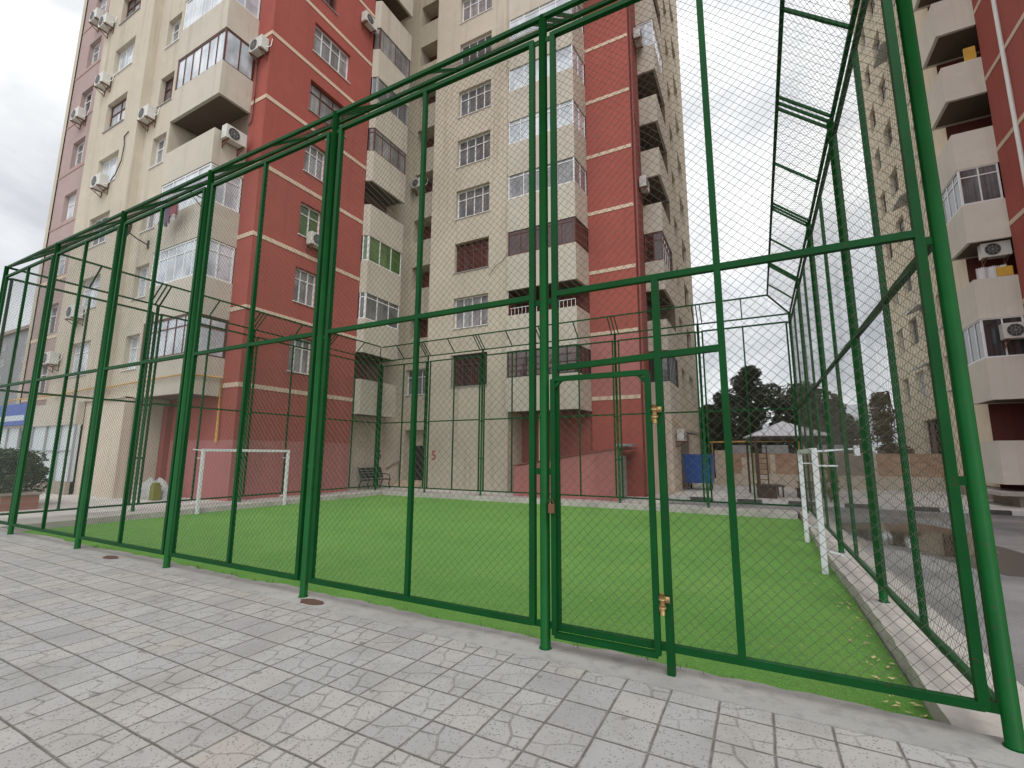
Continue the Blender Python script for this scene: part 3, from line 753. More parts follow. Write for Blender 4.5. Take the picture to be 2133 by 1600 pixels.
# central facade
hc = [(-13.3, -11.25, LV(k+.27), LV(k+.81)) for k in range(0, 11)]
m = MB(); wall(m, fce, -14.9, -10.1, -.3, ZTOP, hc); obj('wall', m, M['beige'], bld)
WC = [('b','g_brown',4,True),('w','g_net',4,False),('b','g_brown',4,False)]
for k, h in enumerate(hc):
    s = WC[k] if k < 3 else ('w', rg.choice(['g_net','g_mid','g_net']), 4, False)
    window(bld, fce, *h[:4], s[0], s[1], s[2], .7, .2, s[3])
p3 = [(-10.12, 18.69), (-10.12, 18.56), (-6.62, 18.56), (-6.505, 19.995)]
ST3 = [('k','g_brown',.5,None), None, ('b','g_brown',.75,.72), ('w','g_net',.8,.74), ('w','g_sky',.75,.7), ('w','g_sky',.9,None), ('w','g_sky',.8,.74), ('w','g_net',.8,.7), ('w','g_sky',.8,.7), None, ('w','g_sky',.9,.7)]
for k, s in enumerate(ST3): balcony(bld, p3, 1, [(-6.52, 20.1), (-10.1, 20.1)], k, s, .34, .85, .24 if k else .19)
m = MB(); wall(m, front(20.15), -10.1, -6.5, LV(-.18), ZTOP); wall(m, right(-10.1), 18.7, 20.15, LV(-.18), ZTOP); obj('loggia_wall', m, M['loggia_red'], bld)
m = MB(); wall(m, front(20.14), -10.1, -6.5, -.3, LV(-.18)); obj('wall', m, M['red_dark'], bld)
m = MB(); wall(m, right(-10.1), 18.7, 20.14, -.3, LV(-.18)); front(19.7).box(m, -9.0, -8.75, -.3, LV(-.2), -.2, .0); obj('wall', m, M['beige_low'], bld)
m = MB()
for i in range(18):                                               # railing of the open balcony
    x_ = -9.9+3.2*i/17; m.tube((x_, 18.62, LV(1.34)), (x_, 18.62, LV(1.34)+.35), .012, 6)
m.tube((-9.95, 18.62, LV(1.34)+.35), (-6.7, 18.62, LV(1.34)+.35), .018, 6); obj('railing', m, M['white_frame'], bld)
# red strip and its return
m = MB(); wall(m, fsr, -6.5, -4.3, LV(1), ZTOP); wall(m, fsr, -6.5, -4.3, -.3, LV(0)); obj('wall', m, M['red'], bld)
m = MB(); wall(m, fsr, -6.5, -4.3, LV(0), LV(1)); obj('wall', m, M['pink'], bld)
m = MB(); wall(m, right(-4.3), 20.0, 22.0, -.3, ZTOP); obj('wall', m, M['red_dark'], bld)
bands(bld, [(fsr, -6.49, -4.322)], range(0, 11))
m = MB(); m.tube((-4.22, 20.2, 0), (-4.22, 20.2, ZTOP), .05, 10); obj('drainpipe', m, M['red_dark'], bld, True)
m = MB()
for z in range(-1, 4): right(-4.3).box(m, 19.97, 20.9, .02+z*.42, .38+z*.42, .0, .04)
obj('corner_block', m, M['red_dark'], bld)
# right flank
p4 = [(-4.3, 22.0), (-3.4, 22.0), (-3.4, 24.8), (-4.6, 24.8)]
ST4 = [('k','g_dark',.5,None), None, ('b','g_brown',.6,.72), None, None, None, ('w','g_sky',.8,None), None, ('b','g_mid',.8,.7), None, ('w','g_sky',.8,.7)]
for k, s in enumerate(ST4): balcony(bld, p4, 1, [(-4.6, 24.7), (-4.6, 22.1)], k, s, .30, .80, .20, skip_last=1)
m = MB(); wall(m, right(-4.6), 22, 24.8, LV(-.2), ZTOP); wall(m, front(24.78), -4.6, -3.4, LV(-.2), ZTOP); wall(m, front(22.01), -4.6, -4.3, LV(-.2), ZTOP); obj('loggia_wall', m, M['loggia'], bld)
hf = []
for k in range(0, 12): hf += [(26.2, 27.6, LV(k+.25), LV(k+.75)), (29.3, 31.4, LV(k+.25), LV(k+.78))]
fr_ = right(-3.4)
m = MB(); wall(m, fr_, 24.8, 33, LV(-.2), ZTOP, hf); obj('wall', m, M['beige'], bld)
for k, h in enumerate(hf): window(bld, fr_, *h[:4], rg.choice('wwb'), rg.choice(['g_sky','g_mid','g_dark']), 2, .66, sill=False)
hd = [(24.4, 27.6, -.1, 2.75, .5)]
m = MB(); wall(m, right(-3.402), 22, 33, -.3, LV(-.2), hd); wall(m, front(22.0), -4.3, -3.402, -.3, LV(-.2)); obj('wall', m, M['beige_low'], bld)
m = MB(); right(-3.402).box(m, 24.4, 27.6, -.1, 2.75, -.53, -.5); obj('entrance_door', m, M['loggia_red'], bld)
m = MB(); m.hexa([(-3.4,24.1,2.82),(-2.75,24.1,2.72),(-2.75,28,2.72),(-3.4,28,2.82),(-3.4,24.1,3.0),(-2.75,24.1,2.84),(-2.75,28,2.84),(-3.4,28,3.0)]); obj('canopy', m, M['slab'], bld)
m = MB(); m.quad((-32.5,34,-.3),(-3.4,34,-.3),(-3.4,34,ZTOP),(-32.5,34,ZTOP)); m.quad((-3.4,33,-.3),(-3.4,34,-.3),(-3.4,34,ZTOP),(-3.4,33,ZTOP)); obj('wall', m, M['beige'], bld)
m = MB(); m.poly([(*p, ZTOP) for p in [(-32.5,8.7),(-28.4,8.7),(-28.4,8.55),(-23.4,8.55),(-23.4,8.88),(-17.75,8.88),(-17.75,10.15),(-16.75,10.15),(-16.75,15.6),(-16.42,15.76),(-16.42,18.2),(-17.6,18.2),(-17.6,20.2),(-14.9,20.2),(-14.9,18.7),(-10.1,18.56),(-6.62,18.56),(-6.5,20),(-4.3,20),(-4.3,22),(-3.4,22),(-3.4,34),(-32.5,34)]]); obj('roof', m, M['slab'], bld)

def number(name, txt, label, mat, M4, size):
    cu = bpy.data.curves.new(name, 'FONT'); cu.body = txt; cu.size = size; cu.align_x = 'CENTER'; cu.align_y = 'CENTER'; cu.extrude = .004; cu.offset = .012
    tmp = bpy.data.objects.new(name, cu); C.objects.link(tmp); bpy.context.view_layer.update()
    me = bpy.data.meshes.new_from_object(tmp.evaluated_get(bpy.context.evaluated_depsgraph_get()))
    C.objects.unlink(tmp); bpy.data.objects.remove(tmp)
    o = bpy.data.objects.new(name, me); C.objects.link(o); me.materials.clear(); me.materials.append(mat); o.matrix_world = M4
    o.parent = bld; o.matrix_parent_inverse = Matrix.Translation(-bld.location)
    return o
number('entrance_number', '5', '', M['number'], Matrix.Translation((-14.25, 18.69, 1.55)) @ Matrix.Rotation(R(90), 4, 'X'), .62)
number('entrance_number', '5', '', M['number_dark'], Matrix.Translation((-17.588, 18.42, 1.55)) @ Matrix.Rotation(R(90), 4, 'Z') @ Matrix.Rotation(R(90), 4, 'X'), .62)

# low pink wall of the cellar steps
m = MB()
def prism(m, x0, x1, y0, y1, z0, za, zb_):
    m.hexa([(x0,y0,z0),(x1,y0,z0),(x1,y1,z0),(x0,y1,z0),(x0,y0,za),(x1,y0,zb_),(x1,y1,zb_),(x0,y1,za)])
cel = thing('cellar_entrance', 'pink sloping cellar stair wall in front of the red pier', 'stair wall', (-6.8, 18, -.08))
prism(m, -9.2, -4.75, 17.62, 17.85, -.3, 1.12, 1.88); prism(m, -9.2, -8.95, 17.86, 19.9, -.3, 1.12, 1.16)
obj('side_wall', m, M['pink'], cel)
m = MB(); prism(m, -9.25, -4.55, 17.56, 19.95, 1.135, 1.14, 1.92)
m2 = MB(); m2.hexa([(-9.25,17.57,1.15),(-4.5,17.57,1.915),(-4.5,19.9,1.915),(-9.25,19.9,1.15),(-9.25,17.57,1.19),(-4.5,17.57,1.955),(-4.5,19.9,1.955),(-9.25,19.9,1.19)]); obj('roof', m2, M['red_dark'], cel)
m = MB(); m.box(-4.75, -4.7, 17.86, 18.7, -.1, 1.6); obj('door', m, M['steel'], cel)
m = MB(); m.box(-4.85, -4.2, 17.55, 18.3, 1.965, 2.05); obj('lintel', m, M['steel'], cel)

# ------------------------------------------------------------------ right block
rb = thing('apartment_building', 'beige and red apartment block on the right across the road', 'building', (10, 24, 0))
lf = left(8.7)
m = MB(); wall(m, lf, 9, 22.5, -.3, ZTOP); wall(m, Face((0, 22.502), (1,0), (0,1)), 8.7, 9.4, -.3, ZTOP); wall(m, front(9), 8.7, 22, -.3, ZTOP); obj('wall', m, M['red'], rb)
bands(rb, [(lf, 9.01, 22.49)], range(-1, 11))
p5 = [(8.695, 22.5), (7.5, 22.5), (7.5, 24.4), (9.38, 24.4)]
ST5 = {-1: None, 0: ('w','g_dark',.6,None), 1: None, 2: ('w','g_mid',.62,.76), 3: None, 4: None, 5: None, 6: None, 7: ('w','g_sky',.7,.7), 8: None}
for k, s in ST5.items(): balcony(rb, p5, -1, [(9.38, 24.3), (9.38, 22.6)], k, s, .35, .85, .16, mat='parapet_shade_lift', skip_last=1)
m = MB(); wall(m, left(9.4), 22.5, 24.4, -.3, ZTOP); wall(m, front(24.38), 8.0, 9.4, -.3, ZTOP); obj('loggia_wall', m, M['loggia_red'], rb)
hr2 = []
for k in range(0, 12): hr2 += [(26.3, 28.3, LV(k+.18), LV(k+.72)), (31.4, 32.9, LV(k+.2), LV(k+.7)), (34.2, 35.4, LV(k+.2), LV(k+.7))]
f8 = left(8.0)
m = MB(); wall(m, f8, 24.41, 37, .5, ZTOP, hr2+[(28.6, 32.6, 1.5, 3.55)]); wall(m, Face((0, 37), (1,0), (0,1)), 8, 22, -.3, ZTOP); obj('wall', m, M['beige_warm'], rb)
window(rb, f8, 28.6, 32.6, 1.5, 3.55, 'b', 'g_brown', 4, .7)
for k, h in enumerate(hr2): window(rb, f8, *h[:4], rg.choice('wbg'), rg.choice(['g_sky','g_mid','g_brown']), 2, .66, sill=(k % 3 == 0))
m = MB(); wall(m, left(8.05), 24.4, 37, -.3, .5); wall(m, left(7.75), 22.3, 24.4, -.3, .3); wall(m, front(22.3), 7.75, 22, -.3, .3); obj('base_wall', m, M['slab'], rb)
m = MB(); m.box(7.2, 9.3, 22.0, 24.9, .32, .45); obj('ledge', m, M['curb'], rb)
for k in (0, 1, 3, 6):
    m = MB(); m.hexa([(8,28.9,LV(k+.72)),(7.35,28.9,LV(k+.64)),(7.35,30.7,LV(k+.64)),(8,30.7,LV(k+.72)),(8,28.9,LV(k+.74)),(7.35,28.9,LV(k+.66)),(7.35,30.7,LV(k+.66)),(8,30.7,LV(k+.74))]); obj('awning', m, M['grey_frame'], rb)
m = MB(); m.tube((8.64, 20.9, -.1), (8.64, 20.9, ZTOP), .065, 12); obj('drainpipe', m, M['white_pipe'], rb, True)
m = MB(); m.poly([(8,37,ZTOP),(8,24.4,ZTOP),(7.5,24.4,ZTOP),(7.5,22.5,ZTOP),(8.7,22.5,ZTOP),(8.7,9,ZTOP),(22,9,ZTOP),(22,37,ZTOP)]); m.quad((22,9,-.3),(22,37,-.3),(22,37,ZTOP),(22,9,ZTOP)); obj('roof', m, M['slab'], rb)
yb = MB(); yb.box(8.25, 8.6, 22.56, 22.62, LV(4.36), LV(4.55)); tag(obj('crate', yb, M['yellow_box'], None, False, .01), 'yellow plastic box high on the open balcony of the right block', 'box')
yb = MB(); yb.box(8.2, 8.62, 22.56, 22.65, LV(1.36), LV(1.48)); tag(obj('crate', yb, M['yellow_box'], None, False, .01), 'yellow plastic box on the lowest open balcony of the right block', 'box')
m = MB(); m.quad((7.62, 22.7, LV(1.37)), (8.5, 22.68, LV(1.37)), (8.5, 22.7, LV(1.62)), (8.0, 22.69, LV(1.56))); m.quad((7.62, 22.7, LV(1.37)), (8.0, 22.69, LV(1.56)), (7.8, 22.72, LV(1.5)), (7.64, 22.72, LV(1.38)))
sh_ = MB()
for i in range(14):
    x_ = 7.66+i*.06; y_ = 22.68+.03*math.sin(i*1.3)
    sh_.quad((x_, y_, LV(1.33)), (x_+.06, 22.68+.03*math.sin((i+1)*1.3), LV(1.33)), (x_+.06, 22.68+.03*math.sin((i+1)*1.3), LV(1.52)), (x_, y_, LV(1.5)))
tag(obj('laundry', sh_, M['cloth_c'], None), 'pale sheet hung over the lowest open balcony of the right block', 'laundry')

# ------------------------------------------------------------------ distant block at the left edge
db = thing('apartment_building', 'hazy grey block far away at the left edge', 'building', (-110, 38, 0))
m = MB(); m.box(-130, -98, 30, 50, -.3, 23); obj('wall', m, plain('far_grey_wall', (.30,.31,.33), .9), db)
m = MB()
for k in range(7):
    for j in range(6): right(-98).box(m, 31+j*3.1, 32.6+j*3.1, 2+k*3, 3.5+k*3, .01, .03); front(30).box(m, -128+j*5, -126+j*5, 2+k*3, 3.5+k*3, .01, .03)
obj('window', m, M['g_mid'], db)
m = MB(); m.box(-131, -97.5, 29.5, 50.5, 23, 23.6); m.box(-116, -108, 36, 42, 23.6, 26.5); obj('roof', m, M['slab'], db)

# ------------------------------------------------------------------ air conditioners
def make_ac():
    root = thing('air_conditioner', '', 'air conditioner')
    m = MB(); m.box(-.41, .41, -.40, -.08, 0, .56); local('casing', m, M['ac'], root, False, .015)
    m = MB(); cx, cz = -.10, .28
    for i in range(20):
        a, b = 2*math.pi*i/20, 2*math.pi*(i+1)/20
        m.poly([(cx, -.404, cz), (cx+.225*math.cos(a), -.404, cz+.225*math.sin(a)), (cx+.225*math.cos(b), -.404, cz+.225*math.sin(b))])
    fan = local('fan', m, M['ac_dark'], root)
    m = MB()
    for rr_ in (.225, .12):
        for i in range(20):
            a, b = 2*math.pi*i/20, 2*math.pi*(i+1)/20
            m.tube((cx+rr_*math.cos(a), -.412, cz+rr_*math.sin(a)), (cx+rr_*math.cos(b), -.412, cz+rr_*math.sin(b)), .006, 4, cap=False)
    for i in range(4):
        a = math.pi*i/4; m.tube((cx-.22*math.cos(a), -.416, cz-.22*math.sin(a)), (cx+.22*math.cos(a), -.416, cz+.22*math.sin(a)), .005, 4)
    g = local('fan_guard', m, M['grey_frame'], fan)
    for x_ in (-.30, .30):
        m = MB(); m.beam((x_, 0, -.02), (x_, -.44, -.02), .035, .035); m.beam((x_, -.42, -.035), (x_, -.02, -.27), .025); m.beam((x_, -.012, 0), (x_, -.012, -.3), .03)
        local('bracket', m, M['rust'], root)
    m = MB(); m.path([(.42, -.2, .12), (.5, -.16, .1), (.53, -.06, .25), (.53, -.02, .6)], .014, 6); local('hose', m, M['white_frame'], root)
    return root
ac0 = make_ac(); used = []
def place_ac(x, y, z, rz, label):
    if not used: r_ = ac0; used.append(1)
    else:
        r_ = ac0.copy(); C.objects.link(r_)
        for ch in ac0.children:
            c_ = ch.copy(); C.objects.link(c_); c_.parent = r_
            for g in ch.children: e_ = g.copy(); C.objects.link(e_); e_.parent = c_
    r_.location = (x, y, z); r_.rotation_euler = (0, 0, rz); r_['label'] = label; r_['group'] = 'air conditioner units on the facades'
E_ = R(90)
place_ac(-17.2, 10.15, 18.0, 0, 'air conditioner on the red corner above the brown glazed balcony')
place_ac(-17.75, 9.5, 13.7, E_, 'air conditioner on the side of the open unglazed corner balcony')
place_ac(-27.0, 8.55, 19.2, 0, 'air conditioner at the fifth beige window up the left wing, under a dark window')
place_ac(-30.0, 8.75, 18.6, 0, 'air conditioner on the mauve strip nearest the sky, under its own window')
place_ac(-22.9, 8.9, 16.1, 0, 'air conditioner in the recess just left of the brown balcony soffit')
place_ac(-25.6, 8.55, 13.45, 0, 'air conditioner under a beige-wing window with a looping hose beside it')
place_ac(-26.1, 8.55, 7.4, 0, 'air conditioner low on the beige left wing between two windows')
place_ac(-27.9, 8.55, 5.5, 0, 'lowest air conditioner on the left wing, above the shop fascia')
place_ac(-29.7, 8.75, 24.3, 0, 'upper air conditioner on the mauve strip at the top of the left wing')
place_ac(-27.7, 8.55, 22.8, 0, 'air conditioner on the beige pier edge at the top of the left wing')
place_ac(-16.75, 12.85, 10.55, E_, 'air conditioner under the green-curtained window on the red wall')
place_ac(-16.75, 15.05, 23.7, E_, 'air conditioner at the top right edge of the long red wall')
place_ac(-17.0, 20.2, 17.4, 0, 'air conditioner at a dark stair opening of the recess')
place_ac(-15.3, 20.2, 5.75, 0, 'air conditioner by the small window above the entrance')
place_ac(-3.4, 23.2, 2.3, E_, 'air conditioner low on the flank wall by the blue bin')
place_ac(-4.3, 21.4, 22.6, E_, 'topmost air conditioner on the dark red corner of the far strip')
place_ac(-4.3, 21.4, 14.4, E_, 'air conditioner midway up the dark red corner of the far strip')
place_ac(8.35, 22.5, 5.75, 0, 'air conditioner beside the dark glazed balcony of the right block')
place_ac(8.32, 23.1, 9.0, 0, 'air conditioner inside the open balcony of the right block')

# ------------------------------------------------------------------ things on the facade
dish = thing('satellite_dish', 'dark round satellite dish on the beige wall behind the left part of the near fence', 'satellite dish', (-22.3, 8.9, 10.3))
m = MB(); N = 22
dn = Vector((-.35, -.85, .35)).normalized(); da = dn.cross(Vector((0,0,1))).normalized(); dbv = da.cross(dn)
c0 = Vector((-21.85, 8.15, 10.4)); rings = [(0, .10), (.14, .085), (.28, .045), (.38, 0)]
for (ra, ha), (rb2, hb) in zip(rings, rings[1:]):
    for i in range(N):
        t1, t2 = 2*math.pi*i/N, 2*math.pi*(i+1)/N
        q = [c0+(da*math.cos(t)+dbv*math.sin(t))*r_-dn*h_ for t, r_, h_ in ((t1,ra,ha),(t2,ra,ha),(t2,rb2,hb),(t1,rb2,hb))]
        m.quad(*q)
obj('reflector', m, M['ac_dark'], dish, True)
m = MB(); m.beam((-21.75,8.89,10.1), (-21.75,8.5,10.2), .04); m.beam((-21.75,8.5,10.2), tuple(c0-dn*.09), .04); m.beam((-21.75,8.88,9.95), (-21.75,8.88,10.3), .07); obj('arm', m, M['ac_dark'], dish)
m = MB(); m.tube(tuple(c0-dn*.02-dbv*.36), tuple(c0+dn*.42-dbv*.1), .012, 6); m.tube(tuple(c0+dn*.42-dbv*.1), tuple(c0+dn*.34-dbv*.08), .035, 8); obj('receiver', m, M['ac_dark'], dish)

ld = thing('clothes_rack', 'clothes line rack with laundry drying outside the corner balcony', 'clothes rack', (-19.2, 8.88, 10.9))
m = MB()
for x_ in (-20.3, -18.0): m.beam((x_, 8.88, 11.15), (x_, 8.3, 11.22), .03); m.beam((x_, 8.87, 10.8), (x_, 8.35, 11.2), .02)
for y_ in (8.34, 8.46, 8.58): m.tube((-20.3, y_, 11.22), (-18.0, y_, 11.22), .006, 4)
obj('rack', m, M['black_iron'], ld)
r = random.Random(6)
for i, (x0_, x1_, mt, dz) in enumerate(((-20.15,-19.7,'cloth_c',.85),(-19.75,-19.35,'cloth_a',.95),(-19.4,-19.05,'cloth_c',.7),(-19.1,-18.6,'cloth_b',.75))):
    m = MB(); n_ = 8
    for j in range(n_):
        a, b = x0_+(x1_-x0_)*j/n_, x0_+(x1_-x0_)*(j+1)/n_; y_ = 8.34+.12*(i % 3)
        za, zb_ = 11.22-dz+.08*math.sin(j*1.1+i), 11.22-dz+.08*math.sin((j+1)*1.1+i)
        m.quad((a, y_+.02*math.sin(j*2.), 11.22), (b, y_+.02*math.sin((j+1)*2.), 11.22), (b, y_+.05*math.sin((j+1)*2.), zb_), (a, y_+.05*math.sin(j*2.), za))
    o_ = obj('laundry', m, M[mt], None)
    tag(o_, ['white sheet at the left end of the balcony clothes rack','purple garment hanging on the balcony clothes rack','small white cloth between coloured garments on the rack','maroon garment at the right end of the balcony clothes rack'][i], 'laundry', 'laundry on the balcony rack')

m = MB(); m.path([(-32, 8.2, 4.05), (-27.5, 8.2, 4.05), (-27.3, 8.46, 4.1), (-23.35, 8.46, 4.22), (-23.3, 8.78, 4.24), (-21.3, 8.78, 4.3), (-17.68, 8.8, 4.38), (-17.68, 10.06, 4.42), (-17.68, 10.06, 2.0)], .03, 8)
m.path([(-17.60, 10.06, 3.3), (-17.60, 10.06, 2.0)], .016, 8)
tag(obj('gas_pipe', m, M['gas'], None, True), 'yellow gas pipe running along the left wing and down the red corner', 'pipe')
m = MB(); m.path([(-4.3, 21.96, 3.35), (-3.7, 21.96, 3.35), (-3.36, 22.2, 3.25), (-3.36, 25, 2.95), (-3.36, 33, 2.95)], .02, 6)
tag(obj('gas_pipe', m, M['gas'], None, True), 'thin pipe round the right ground-floor corner of the main block', 'pipe')
m = MB(); m.path([(7.95, 37, .72), (7.95, 24.5, .72)], .04, 8)
tag(obj('gas_pipe', m, M['gas'], None, True), 'yellow pipe along the foot of the right block', 'pipe')

# ------------------------------------------------------------------ foreground/ground things
def leaves(m, r, centers, n, size, flat=.5, spread=1.):
    """leaf-sized quads scattered through clump volumes"""
    for _ in range(n):
        c, rad = r.choice(centers)
        while True:
            p = Vector((r.uniform(-1,1), r.uniform(-1,1), r.uniform(-1,1)))
            if .25 < p.length < 1: break
        p = p.normalized()*(p.length**.5)
        q = Vector(c)+Vector((p.x*rad, p.y*rad, p.z*rad*.75))*spread
        a = Vector((r.gauss(0,1), r.gauss(0,1), r.gauss(0,flat))).normalized(); b = a.cross(Vector((r.gauss(0,1), r.gauss(0,1), r.gauss(0,1)))).normalized()
        s = size*r.uniform(.6, 1.4); a = a*s; b = b*s*.45
        m.quad(q-a, q-b, q+a, q+b)
def tree(name, label, x, y, zc, trunk_r, clumps, nleaf, size, leafmat, seed, base=-.1, group=None):
    r = random.Random(seed); t = thing(name, label, 'tree', (x, y, base), 0, group)
    m = MB(); pts = [Vector((x, y, base))]; n = 5
    for i in range(1, n+1): pts.append(Vector((x+r.uniform(-.12,.12)*i*.5, y+r.uniform(-.12,.12)*i*.5, base+(zc-base)*i/n)))
    for i in range(n): m.tube(pts[i], pts[i+1], trunk_r*(1-.13*i), 9, trunk_r*(1-.13*(i+1)))
    for c, rad in clumps:
        s = pts[r.randint(2, n)]; mid = (s+Vector(c))/2+Vector((r.uniform(-.2,.2), r.uniform(-.2,.2), .1))
        m.tube(s, mid, trunk_r*.35, 6, trunk_r*.22); m.tube(mid, c, trunk_r*.22, 6, trunk_r*.06)
    obj('trunk', m, M['bark'], t, True)
    m = MB(); leaves(m, r, clumps, nleaf, size); obj('crown', m, M[leafmat], t)
    return t
def clump_set(r, cx, cy, z0, z1, rx, n, rad, prof=None):
    out = []
    for _ in range(n):
        k = r.random(); z = z0+(z1-z0)*k; w_ = rx*(prof(k) if prof else math.sqrt(max(.1, 1-(2*k-1)**2)))
        a = r.uniform(0, 6.28); d_ = w_*math.sqrt(r.random())
        out.append(((cx+d_*math.cos(a), cy+d_*math.sin(a), z), rad*r.uniform(.6, 1.25)))
    return out
r = random.Random(31)
tree('pine_tree', 'big dark pine with gaps in its crown behind the gazebo', -.5, 36, 5.2, .22,
     clump_set(r, -.35, 36, 1.7, 7.5, 2.7, 58, .66, lambda k: 1.0 if k < .45 else 1.0-1.25*(k-.45)), 26000, .105, 'leaf_pine', 1)
tree('pine_tree', 'dark tree beside the building corner, left of the big pine', -3.0, 39, 4.2, .2,
     clump_set(r, -3.0, 39, 1.2, 5.4, 1.9, 40, .75), 16000, .12, 'leaf_pine', 2)
tree('broadleaf_tree', 'olive green tree right of the big pine behind the gazebo roof', 3.3, 40, 4.0, .16,
     clump_set(r, 3.3, 40, .9, 6.7, 2.7, 70, .75), 22000, .11, 'leaf_olive', 3)
tree('broadleaf_tree', 'olive tree standing in front of the hill, left of the browning conifer', 4.7, 44, 3.6, .14,
     clump_set(r, 5.0, 44, .8, 5.5, 2.2, 50, .7), 14000, .11, 'leaf_olive', 4)
tree('conifer_tree', 'browning conifer with a bare trunk beside the right block', 6.3, 32, 5.2, .11,
     clump_set(r, 6.15, 32, 1.5, 5.0, 1.15, 46, .34, lambda k: 1.05-1.0*k), 6500, .075, 'leaf_rust', 5)
# bare grey tree
t = thing('bare_tree', 'grey leafless tree between the goal and the browning conifer', 'tree', (4.4, 33, -.1))
r = random.Random(12); m = MB(); tw = MB()
def grow(p, d_, l, rad, dep):
    q = p+d_*l; (m if dep < 2 else tw).tube(p, q, rad, 6 if dep < 2 else 4, rad*.65, cap=False)
    if dep >= 5: return
    for _ in range(3 if dep < 4 else 4):
        nd = (d_+Vector((r.gauss(0,.5), r.gauss(0,.5), r.gauss(.08,.35)))).normalized(); grow(q, nd, l*r.uniform(.6,.85), rad*.58, dep+1)
for k in range(3): grow(Vector((4.4+.1*k, 33, -.1)), Vector((r.uniform(-.35,.35), r.uniform(-.3,.3), 1)).normalized(), 1.35, .06, 0)
obj('trunk', m, M['branch'], t, True); obj('crown', tw, M['branch'], t)
# shrub beside the gazebo
sb = thing('shrub', 'small yellow-green shrub beside the gazebo behind the right goal', 'shrub', (2.25, 20.9, -.05))
m = MB(); r = random.Random(14)
for _ in range(7): m.tube((2.25, 20.9, -.06), (2.25+r.uniform(-.25,.25), 20.9+r.uniform(-.25,.25), .8), .012, 5, .005)
obj('stem', m, M['bark'], sb); m = MB(); leaves(m, r, clump_set(r, 2.25, 20.9, .15, 1.25, .26, 14, .17), 900, .05); obj('foliage', m, M['leaf_yellow'], sb)
# clipped bush in a brick planter at the left
pl = thing('planter', 'brick planter with a clipped bush at the left end of the pitch', 'planter', (-21.2, 5.55, -.07))
m = MB(); m.box(-23.2, -19.15, 5.15, 5.95, -.2, .36); obj('brick_box', m, mat_brick('planter_brick', (.30,.12,.085), (.38,.17,.12), (.25,.2,.17)), pl)
m = MB(); m.box(-23.25, -19.1, 5.1, 6.0, .361, .42); obj('coping', m, M['slab'], pl)
bs = thing('bush', 'dense dark green bush growing in the brick planter', 'bush', (-21.0, 5.55, .4))
r = random.Random(15); m = MB()
for _ in range(12): m.tube((-21+r.uniform(-.8,.8), 5.55+r.uniform(-.2,.2), .35), (-21+r.uniform(-1.3,1.3), 5.55+r.uniform(-.4,.4), 1.3), .02, 5, .006)
obj('stem', m, M['bark'], bs)
m = MB(); leaves(m, r, [((c_[0], 5.55+(c_[1]-5.55)*.45, c_[2]), q_) for c_, q_ in clump_set(r, -21.1, 5.55, .55, 1.45, 1.6, 90, .36, lambda k: 1.0 if k < .6 else 1.25-.45*k)], 30000, .055); obj('foliage', m, M['leaf_box'], bs)
# heap under tarpaulin at the pink recess
m = MB(); r = random.Random(16); NU, NV = 26, 9; cx, cy = -20.0, 9.35
pts = []
for j in range(NV+1):
    row = []
    for i in range(NU):
        a = 2*math.pi*i/NU; k = j/NV; rd = (1-.8*k**2.2)*(1+.12*math.sin(3*a+1)+.07*math.sin(5*a)+r.uniform(-.05,.05))
        row.append((cx+.95*rd*math.cos(a), cy+.42*rd*math.sin(a), -.07+.72*k*(1+.12*math.sin(2*a))+r.uniform(-.03,.03)))
    pts.append(row)
for j in range(NV):
    for i in range(NU): m.quad(pts[j][i], pts[j][(i+1) % NU], pts[j+1][(i+1) % NU], pts[j+1][i])
m.poly(pts[-1]); tag(obj('tarpaulin_heap', m, M['tarp'], None), 'heap under a grey tarpaulin against the recessed pink wall', 'heap')
m = MB(); m.box(-19.35, -19.08, 8.9, 9.15, -.06, .48); m.box(-19.32, -19.11, 8.93, 9.12, .481, .56); tag(obj('canister', m, M['leaf_yellow'], None, False, .02), 'yellow-green canister beside the tarpaulin heap', 'canister')
# bench in the corner
bn = thing('bench', 'dark green cast iron bench in the corner by the entrance', 'bench', (-16.9, 17.6, -.08))
m = MB()
for i in range(3): m.beam((-17.05+.17*i, 16.75, .38), (-17.05+.17*i, 18.3, .38), .13, .03)
obj('seat', m, M['bench_green'], bn)
m = MB()
for i in range(4): m.beam((-17.16-.05*i, 16.75, .5+.13*i), (-17.16-.05*i, 18.3, .5+.13*i), .03, .11)
obj('backrest', m, M['bench_green'], bn)
for y_ in (16.8, 18.25):
    m = MB(); m.path([(-16.62, y_, -.08), (-16.7, y_, .2), (-16.6, y_, .36), (-17.12, y_, .36), (-17.2, y_, .2), (-17.3, y_, -.08)], .03, 8); m.path([(-17.12, y_, .36), (-17.36, y_, .98)], .025, 8); m.path([(-17.2, y_, .62), (-16.8, y_, .62), (-16.66, y_, .55), (-16.64, y_, .36)], .022, 8)
    obj('leg', m, M['bench_green'], bn, True)
